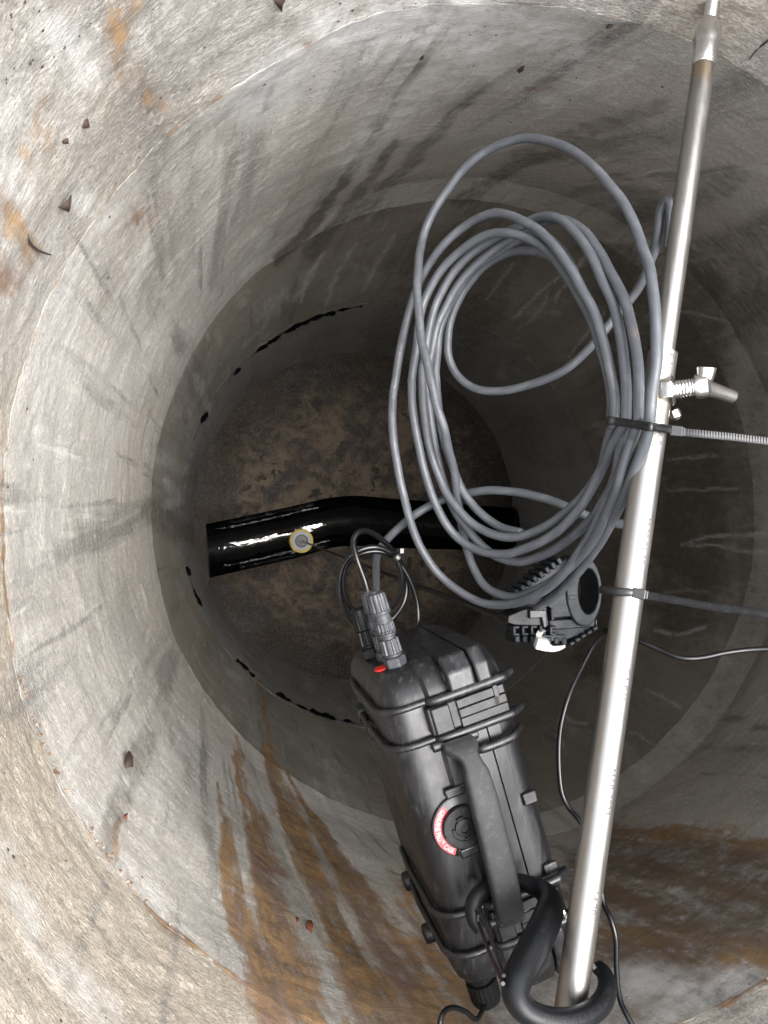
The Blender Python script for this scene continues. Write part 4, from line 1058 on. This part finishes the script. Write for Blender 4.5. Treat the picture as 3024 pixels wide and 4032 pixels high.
def gland(px_, py_, n_, mat, sc_, label, kind=0):
    u_, v_ = C(px_, py_, n_); o_ = np.array([u_, V1 - .001, n_])
    g = MB(FM); g.lathe(o_, GA, [(.0105 * sc_, 0), (.0112 * sc_, .001), (.0112 * sc_, .0075), (.0095 * sc_, .0085)], 6, ref=(1, 0, .4)); hexn = g.build('cable_gland', mat, case, bevel=.0006, smooth=False); hexn['label'] = label
    def part(nm, pr, teeth=0, td=.0, ang=30):
        b = MB(FM); b.lathe(o_, GA, [(q[0] * sc_, q[1] * sc_) + tuple(q[2:]) for q in pr], 24, teeth, td * sc_); return b.build(nm, mat, hexn, angle=ang)
    part('gasket', [(.0078, .0075), (.0088, .0085), (.0088, .0100), (.0078, .0105), (.0088, .0112), (.0088, .0125), (.0075, .0135)])
    part('lock_nut', [(.0060, .0125), (.0096, .0135, 1), (.0090, .0270, 1), (.0060, .0280)], 12, .0011)
    if kind == 0:
        part('neck', [(.0070, .0275), (.0070, .0300), (.0086, .0310), (.0086, .0325), (.0094, .0335)])
        part('ribbed_collar', [(.0070, .0328), (.0093, .0335, 1), (.0093, .0355), (.0090, .0360, 1), (.0088, .0430, 1), (.0060, .0440)], 14, .0009)
        part('sleeve', [(.0088, .0435), (.0078, .0470), (.0074, .0500), (.0080, .0520)])
        part('dome_nut', [(.0070, .0515), (.0096, .0525), (.0096, .0545), (.0092, .0548, 1), (.0088, .0690, 1), (.0080, .0715), (.0052, .0725), (.0046, .0700)], 12, .0010)
        top_ = o_ + GA * .071 * sc_
    else:
        part('dome_nut', [(.0070, .0275), (.0092, .0285, 1), (.0088, .0440, 1), (.0080, .0480), (.0050, .0500), (.0040, .048)], 16, .0006)
        top_ = o_ + GA * .049 * sc_
    return FM[:3, :3] @ top_ + FM[:3, 3]


g1 = gland(1572, 2660, -.034, M['gland'], .83, 'grey cable gland with grey cable nearest the front')
g2 = gland(1540, 2640, -.062, M['gland'], .80, 'grey cable gland partly hidden behind the front gland')
g3 = gland(1470, 2600, -.088, M['glandb'], .88, 'black blank gland at the back', 1)
u_, v_ = C(1492, 2640, -.034); mb = MB(FM); mb.lathe((u_ + .0045, V1 - .0014, -.041), (0, 1, 0), [(.0068, 0), (.0068, .0014), (.006, .0016)], 28); mb.build('red_seal', M['redring'], case)
# gland under the lower end
u_, v_ = C(1922, 3940, -.03)
o_ = np.array([u_, V0 + .002, -.035]); mb = MB(FM)
mb.lathe(o_, (0, -1, 0), [(.0130, 0), (.0130, .006), (.0110, .0065), (.0110, .0085)], 8); gb = mb.build('cable_gland', M['glandb'], case, bevel=.0006, smooth=False); gb['label'] = 'black cable gland under the lower end'
mb = MB(FM); mb.lathe(o_, (0, -1, 0), [(.0080, .0080), (.0128, .0090, 1), (.0124, .0240, 1), (.0110, .0280), (.0060, .0300)], 24, 22, .0006); mb.build('dome_nut', M['glandb'], gb)

# ------------------------------------------------------------------ double hook carabiner from the handle to the pole
def r3(x, y): return (1500 + .6028 * x, 3300 + .6028 * y)


bn = [(655, 600, .528), (612, 530, .532), (603, 440, .536), (645, 360, .541), (730, 306, .546), (840, 285, .546), (950, 296, .540), (1050, 340, .530), (1105, 410, .515), (1095, 500, .500), (1050, 610, .486), (990, 730, .474), (930, 840, .464), (885, 940, .456), (885, 1040, .450), (945, 1125, .446), (1060, 1180, .444), (1200, 1195, .445), (1340, 1160, .450), (1440, 1080, .458), (1478, 980, .468), (1462, 895, .478), (1420, 845, .486)]
bp = spline([P(*r3(x, y), d) for x, y, d in bn], 8)
br = empty('hook_carabiner', P(*r3(950, 800), .47), 'black double-hook carabiner joining the case handle to the steel pole', 'carabiner')
rad = [.0050, .0058, .0060, .0060, .0060, .0060, .0063, .0072, .0088, .0098, .0101, .0101, .0098, .0092, .0085, .0078, .0074, .0073, .0072, .0068, .0062, .0054, .0048]
mb = MB(); mb.tube(bp, rad, 20); mb.build('body', M['biner'], br, angle=180)
for q in ((640, 505, .525), (655, 590, .524)): pass
ga, gb_ = P(*r3(640, 510), .524), P(*r3(800, 925), .448)
side_ = norm(np.cross(gb_ - ga, (0, 0, 1))) * .0048
mb = MB(); mb.tube(spline([ga + side_, ga + (gb_ - ga) * .5 + side_ * 1.0, gb_ + side_ * .5], 6), .0013, 8); mb.tube(spline([ga - side_, ga + (gb_ - ga) * .5 - side_, gb_ - side_ * .5], 6), .0013, 8); mb.tube(spline([ga + side_, ga - (gb_ - ga) * .03, ga - side_], 6), .0013, 8); mb.build('wire_gate', M['tie'], br)
ga, gb_ = P(*r3(1405, 860), .480), P(*r3(1180, 440), .512)
mb = MB(); mb.tube(spline([ga, ga + (gb_ - ga) * .5 + (.002, 0, -.02), gb_ + (0, 0, -.01)], 6), .0015, 8); mb.build('wire_gate', M['bright'], br)
mb = MB()


def biner_text(i0, i1, txt, size, flip):
    seg = bp[i0:i1]; s = np.concatenate([[0], np.cumsum(np.linalg.norm(np.diff(seg, axis=0), axis=1))]); v, f = text_geo(txt, size); wdt = max(q[0] for q in v); out = []
    rr = np.interp(np.linspace(0, 1, len(bp)), np.linspace(0, 1, len(rad)), rad)[i0:i1]
    for x, y, z in v:
        q = s[-1] * (x / wdt if not flip else 1 - x / wdt); p0 = np.array([np.interp(q, s, seg[:, k]) for k in range(3)]); p1 = np.array([np.interp(min(q + .001, s[-1]), s, seg[:, k]) for k in range(3)]) - np.array([np.interp(max(q - .001, 0), s, seg[:, k]) for k in range(3)])
        tn = norm(p1); tc = norm(-p0); tc = norm(tc - tn * (tc @ tn)); sd = np.cross(tc, tn) * (1 if not flip else -1); r_ = np.interp(q, s, rr) + .0001
        al = (y - size * .35) / r_; out.append(p0 + r_ * (math.cos(al) * tc + math.sin(al) * sd))
    mb.add(out, f)


biner_text(126, 158, 'NOT FOR CLIMBING', .0075, True); mb.build('stamped_lettering', M['emboss'], br, smooth=False); mb = MB(); biner_text(74, 100, 'NOT FOR CLIMBING', .0060, False)
mb.build('stamped_lettering', M['emboss'], br, smooth=False)

# ------------------------------------------------------------------ black cables


def black_cable(label, pts, r=.0028, name='black_cable'):
    q = spline([P(*p) if len(p) == 3 else np.asarray(p[0]) for p in pts], 10)
    mb = MB(); mb.tube(q, r, 10); o = mb.build(name, M['bcable'], angle=180); return tag(o, label, 'cable')


g2p = g2
d2 = .70
loop = [(1462, 2395, .655), (1440, 2300, .66), (1405, 2200, .66), (1392, 2130, .665), (1420, 2092, .67), (1470, 2100, .68), (1530, 2150, .69), (1580, 2220, .70), (1600, 2290, .705), (1590, 2370, .705), (1540, 2440, .70), (1470, 2470, .70), (1400, 2455, .70), (1350, 2390, .695), (1335, 2300, .69), (1355, 2220, .685), (1410, 2170, .68), (1480, 2155, .68), (1540, 2180, .685), (1575, 2240, .69), (1580, 2310, .695), (1550, 2380, .70), (1480, 2430, .705), (1410, 2425, .705), (1365, 2370, .70), (1350, 2290, .695), (1370, 2215, .69), (1430, 2178, .685), (1500, 2172, .685), (1560, 2205, .69), (1610, 2280, .695), (1640, 2370, .70), (1645, 2450, .70), (1630, 2530, .70)]
black_cable('small double loop of black cable beside the grey glands', loop, .0026)
mb = MB(); a = P(1562, 2195, .681); mb.lathe(a - norm((1, -1, 0)) * .003, norm((1, -1, 0)), [(.0052, 0), (.0060, .001), (.0060, .005), (.0052, .006)], 14); mb.box(a + np.array([.004, .006, .003]), (.004, .005, .003)); tag(mb.build('cable_tie', M['tie'], bevel=.0004), 'tiny black cable tie binding the small black cable loop', 'cable tie')
black_cable('thin black cable sagging from the clamp down past the case to the pole', [(2400, 2490, .62), (2345, 2530, .61), (2290, 2630, .60), (2240, 2740, .59), (2208, 2860, .585), (2200, 2980, .58), (2210, 3110, .575), (2240, 3180, .57), (2285, 3235, .56), (2330, 3330, .55), (2360, 3450, .545), (2375, 3550, .54), (2405, 3620, .53), (2425, 3700, .525), (2428, 3820, .515), (2440, 3930, .505), (2475, 4010, .495), (2540, 4120, .485)], .0020)
black_cable('thin black cable running from the pole out to the right wall', [(2380, 2480, .62), (2450, 2500, .60), (2525, 2527, .585), (2600, 2560, .575), (2680, 2590, .565), (2760, 2590, .56), (2860, 2570, .555), (2960, 2558, .55), (3100, 2552, .54)], .0021)
gl_end = FM[:3, :3] @ (o_ + np.array([0, -.027, 0])) + FM[:3, 3]
black_cable('thin black cable curling away from the gland under the case', [(gl_end,), (1880, 4012, .565), (1835, 3985, .56), (1790, 3968, .555), (1755, 3978, .55), (1735, 4015, .545), (1725, 4100, .54)], .0020)

# ------------------------------------------------------------------ dead leaves, twig, crumbs on the walls


def on_wall(px, py, off=.002):
    q = wall_hit(px, py); cx, cy, R = prof(-q[2]); nrm = norm((cx - q[0], cy - q[1], 0)); return q + nrm * off, nrm


def leaf(px, py, pts, label, mat, curl=.003, sub=6):
    c, nr_ = on_wall(px, py, .003); s_ = -c[2] / FPX; q = []
    ax = norm(P(px + 10, py, -c[2]) - P(px, py, -c[2])); ax = norm(ax - nr_ * (ax @ nr_)); ay = np.cross(nr_, ax); view = norm(-c)
    # leaf outline given in photo pixels round its centre, laid on the wall plane
    vs = []
    for x, y in pts:
        r = P(px + x, py + y, 1.0); t = (c @ nr_) / (r @ nr_); vs.append(r * t)
    m_ = np.mean(vs, 0) + nr_ * curl; n_ = len(vs)
    vs = [v + nr_ * curl * random.uniform(-.4, .9) for v in vs]
    mb = MB(); bk = [v - nr_ * .0006 for v in vs]
    mb.add(list(vs) + [m_] + bk + [m_ - nr_ * .0006], [(k, (k + 1) % n_, n_) for k in range(n_)] + [(n_ + 1 + (k + 1) % n_, n_ + 1 + k, 2 * n_ + 1) for k in range(n_)] + [(k, n_ + 1 + k, n_ + 1 + (k + 1) % n_, (k + 1) % n_) for k in range(n_)])
    return tag(mb.build('dry_leaf', mat, origin=c, angle=180), label, 'leaf')


leaf(258, 798, [(-20, 25), (-5, -5), (22, -30), (14, 26), (0, 30)], 'brown triangular dead leaf stuck on the pale upper left wall', M['leaf'])
leaf(1100, 12, [(-30, -22), (20, -26), (18, 0), (4, 28), (-12, 8)], 'brown dead leaf scrap at the very top edge of the wall', M['leaf'])
leaf(503, 2992, [(-10, -28), (8, -30), (14, -16), (8, 10), (6, 36), (-4, 30), (-8, 4)], 'dark brown curled leaf on the grey wall left of the rust streaks', M['leaf'], .005)
leaf(1220, 3648, [(-14, -22), (8, -26), (16, -6), (8, 22), (-2, 10), (-12, 2)], 'orange red leaf scrap on the rust stain left of the case', M['leafr'])
leaf(1172, 3620, [(-5, -10), (5, -8), (5, 8), (-3, 10)], 'smallest orange leaf crumb beside the orange scrap', M['leafr'], .002)
leaf(335, 488, [(-12, 12), (-2, -16), (12, -20), (10, 4), (0, 20)], 'small brown bark flake above the triangular leaf', M['leaf'])
leaf(252, 556, [(-8, 14), (0, -16), (10, -14), (6, 10)], 'narrow brown flake just below the bark flake', M['leaf'])
leaf(492, 3217, [(-5, -10), (4, -12), (6, 2), (2, 12), (-4, 4)], 'tiny red curled scrap above the stained crack on the lower left', M['leafr'], .002)
leaf(2052, 268, [(-16, 10), (-2, -6), (14, -12), (8, 8), (-8, 16)], 'dark brown bit lodged on the top wall between the two seam streaks', M['leaf'])
leaf(2400, 97, [(-16, 4), (0, -8), (16, -6), (8, 6), (-6, 9)], 'flat brown bit beside the top seam left of the pole', M['leaf'])
leaf(1662, 222, [(-10, 14), (2, -16), (10, -14), (4, 10)], 'slim dark bark bit under the top seam', M['leaf'])
q = [on_wall(a, b, .0025)[0] for a, b in ((88, 905), (100, 945), (130, 975), (165, 990), (188, 996))]
mb = MB(); mb.tube(spline(q, 6), [.0006, .0009, .0009, .0007, .0004], 7); tag(mb.build('twig', M['speck']), 'thin curved dark twig on the orange stained left wall', 'twig')
q = [on_wall(a, b, .002)[0] for a, b in ((2950, 230), (2985, 185), (3010, 165), (3040, 140))]
mb = MB(); mb.tube(spline(q, 6), [.0003, .0008, .0009, .0008], 7); tag(mb.build('twig', M['speck']), 'thin dark twig by the seam right of the threaded pole end', 'twig')


def specks(name, n, mat, area, r0, r1):
    mb = MB()
    for _ in range(n):
        x, y = area(); c, nr_ = on_wall(x, y, .0006)
        if -c[2] > 1.4: continue
        t = norm(np.cross(nr_, (0, 0, 1))); b = np.cross(nr_, t); r = random.uniform(r0, r1) * random.uniform(.5, 1); a0 = random.uniform(0, 3.1); e = random.uniform(.35, 1)
        pts = [c + r * (math.cos(a0 + k * 1.257) * t * random.uniform(.7, 1.2) + e * math.sin(a0 + k * 1.257) * b * random.uniform(.7, 1.2)) for k in range(5)]
        mb.add(pts + [c + nr_ * r * .6], [(k, (k + 1) % 5, 5) for k in range(5)])
    o = mb.build(name, mat, smooth=False); tag(o, kind='stuff'); return o


specks('dirt_specks', 520, M['speck'], lambda: (random.uniform(0, 3024), random.uniform(0, 4032)) if random.random() < .45 else (random.uniform(0, 3024), abs(random.gauss(0, 350))), .0003, .0019)
specks('rust_specks', 60, M['leafr'], lambda: (random.uniform(2350, 3024), random.uniform(3300, 4000)) if random.random() < .5 else (random.uniform(450, 1300), random.uniform(3150, 4000)), .0006, .0016)
# crumbs in the joint between neck and cone
mb = MB()
for _ in range(300):
    y = random.random(); ang = random.uniform(math.radians(165), math.radians(300)) if y < .9 else random.uniform(0, 1.2)
    c = np.array([NC[0] + (NR - .0005) * math.cos(ang), NC[1] + (NR - .0005) * math.sin(ang), -Z_D + random.gauss(0, .0022)])
    if vnoise(np.array([ang * 9, 2.0, 1.0])) < .45: continue
    r = random.uniform(.0005, .0015); mb.lathe(c + np.array([0, 0, -r]), (random.uniform(-.3, .3), random.uniform(-.3, .3), 1), [(r * .6, 0), (r, r * .7), (r * .5, r * 1.6)], 5)
tag(mb.build('joint_crumbs', M['crumb'], smooth=False), kind='stuff')
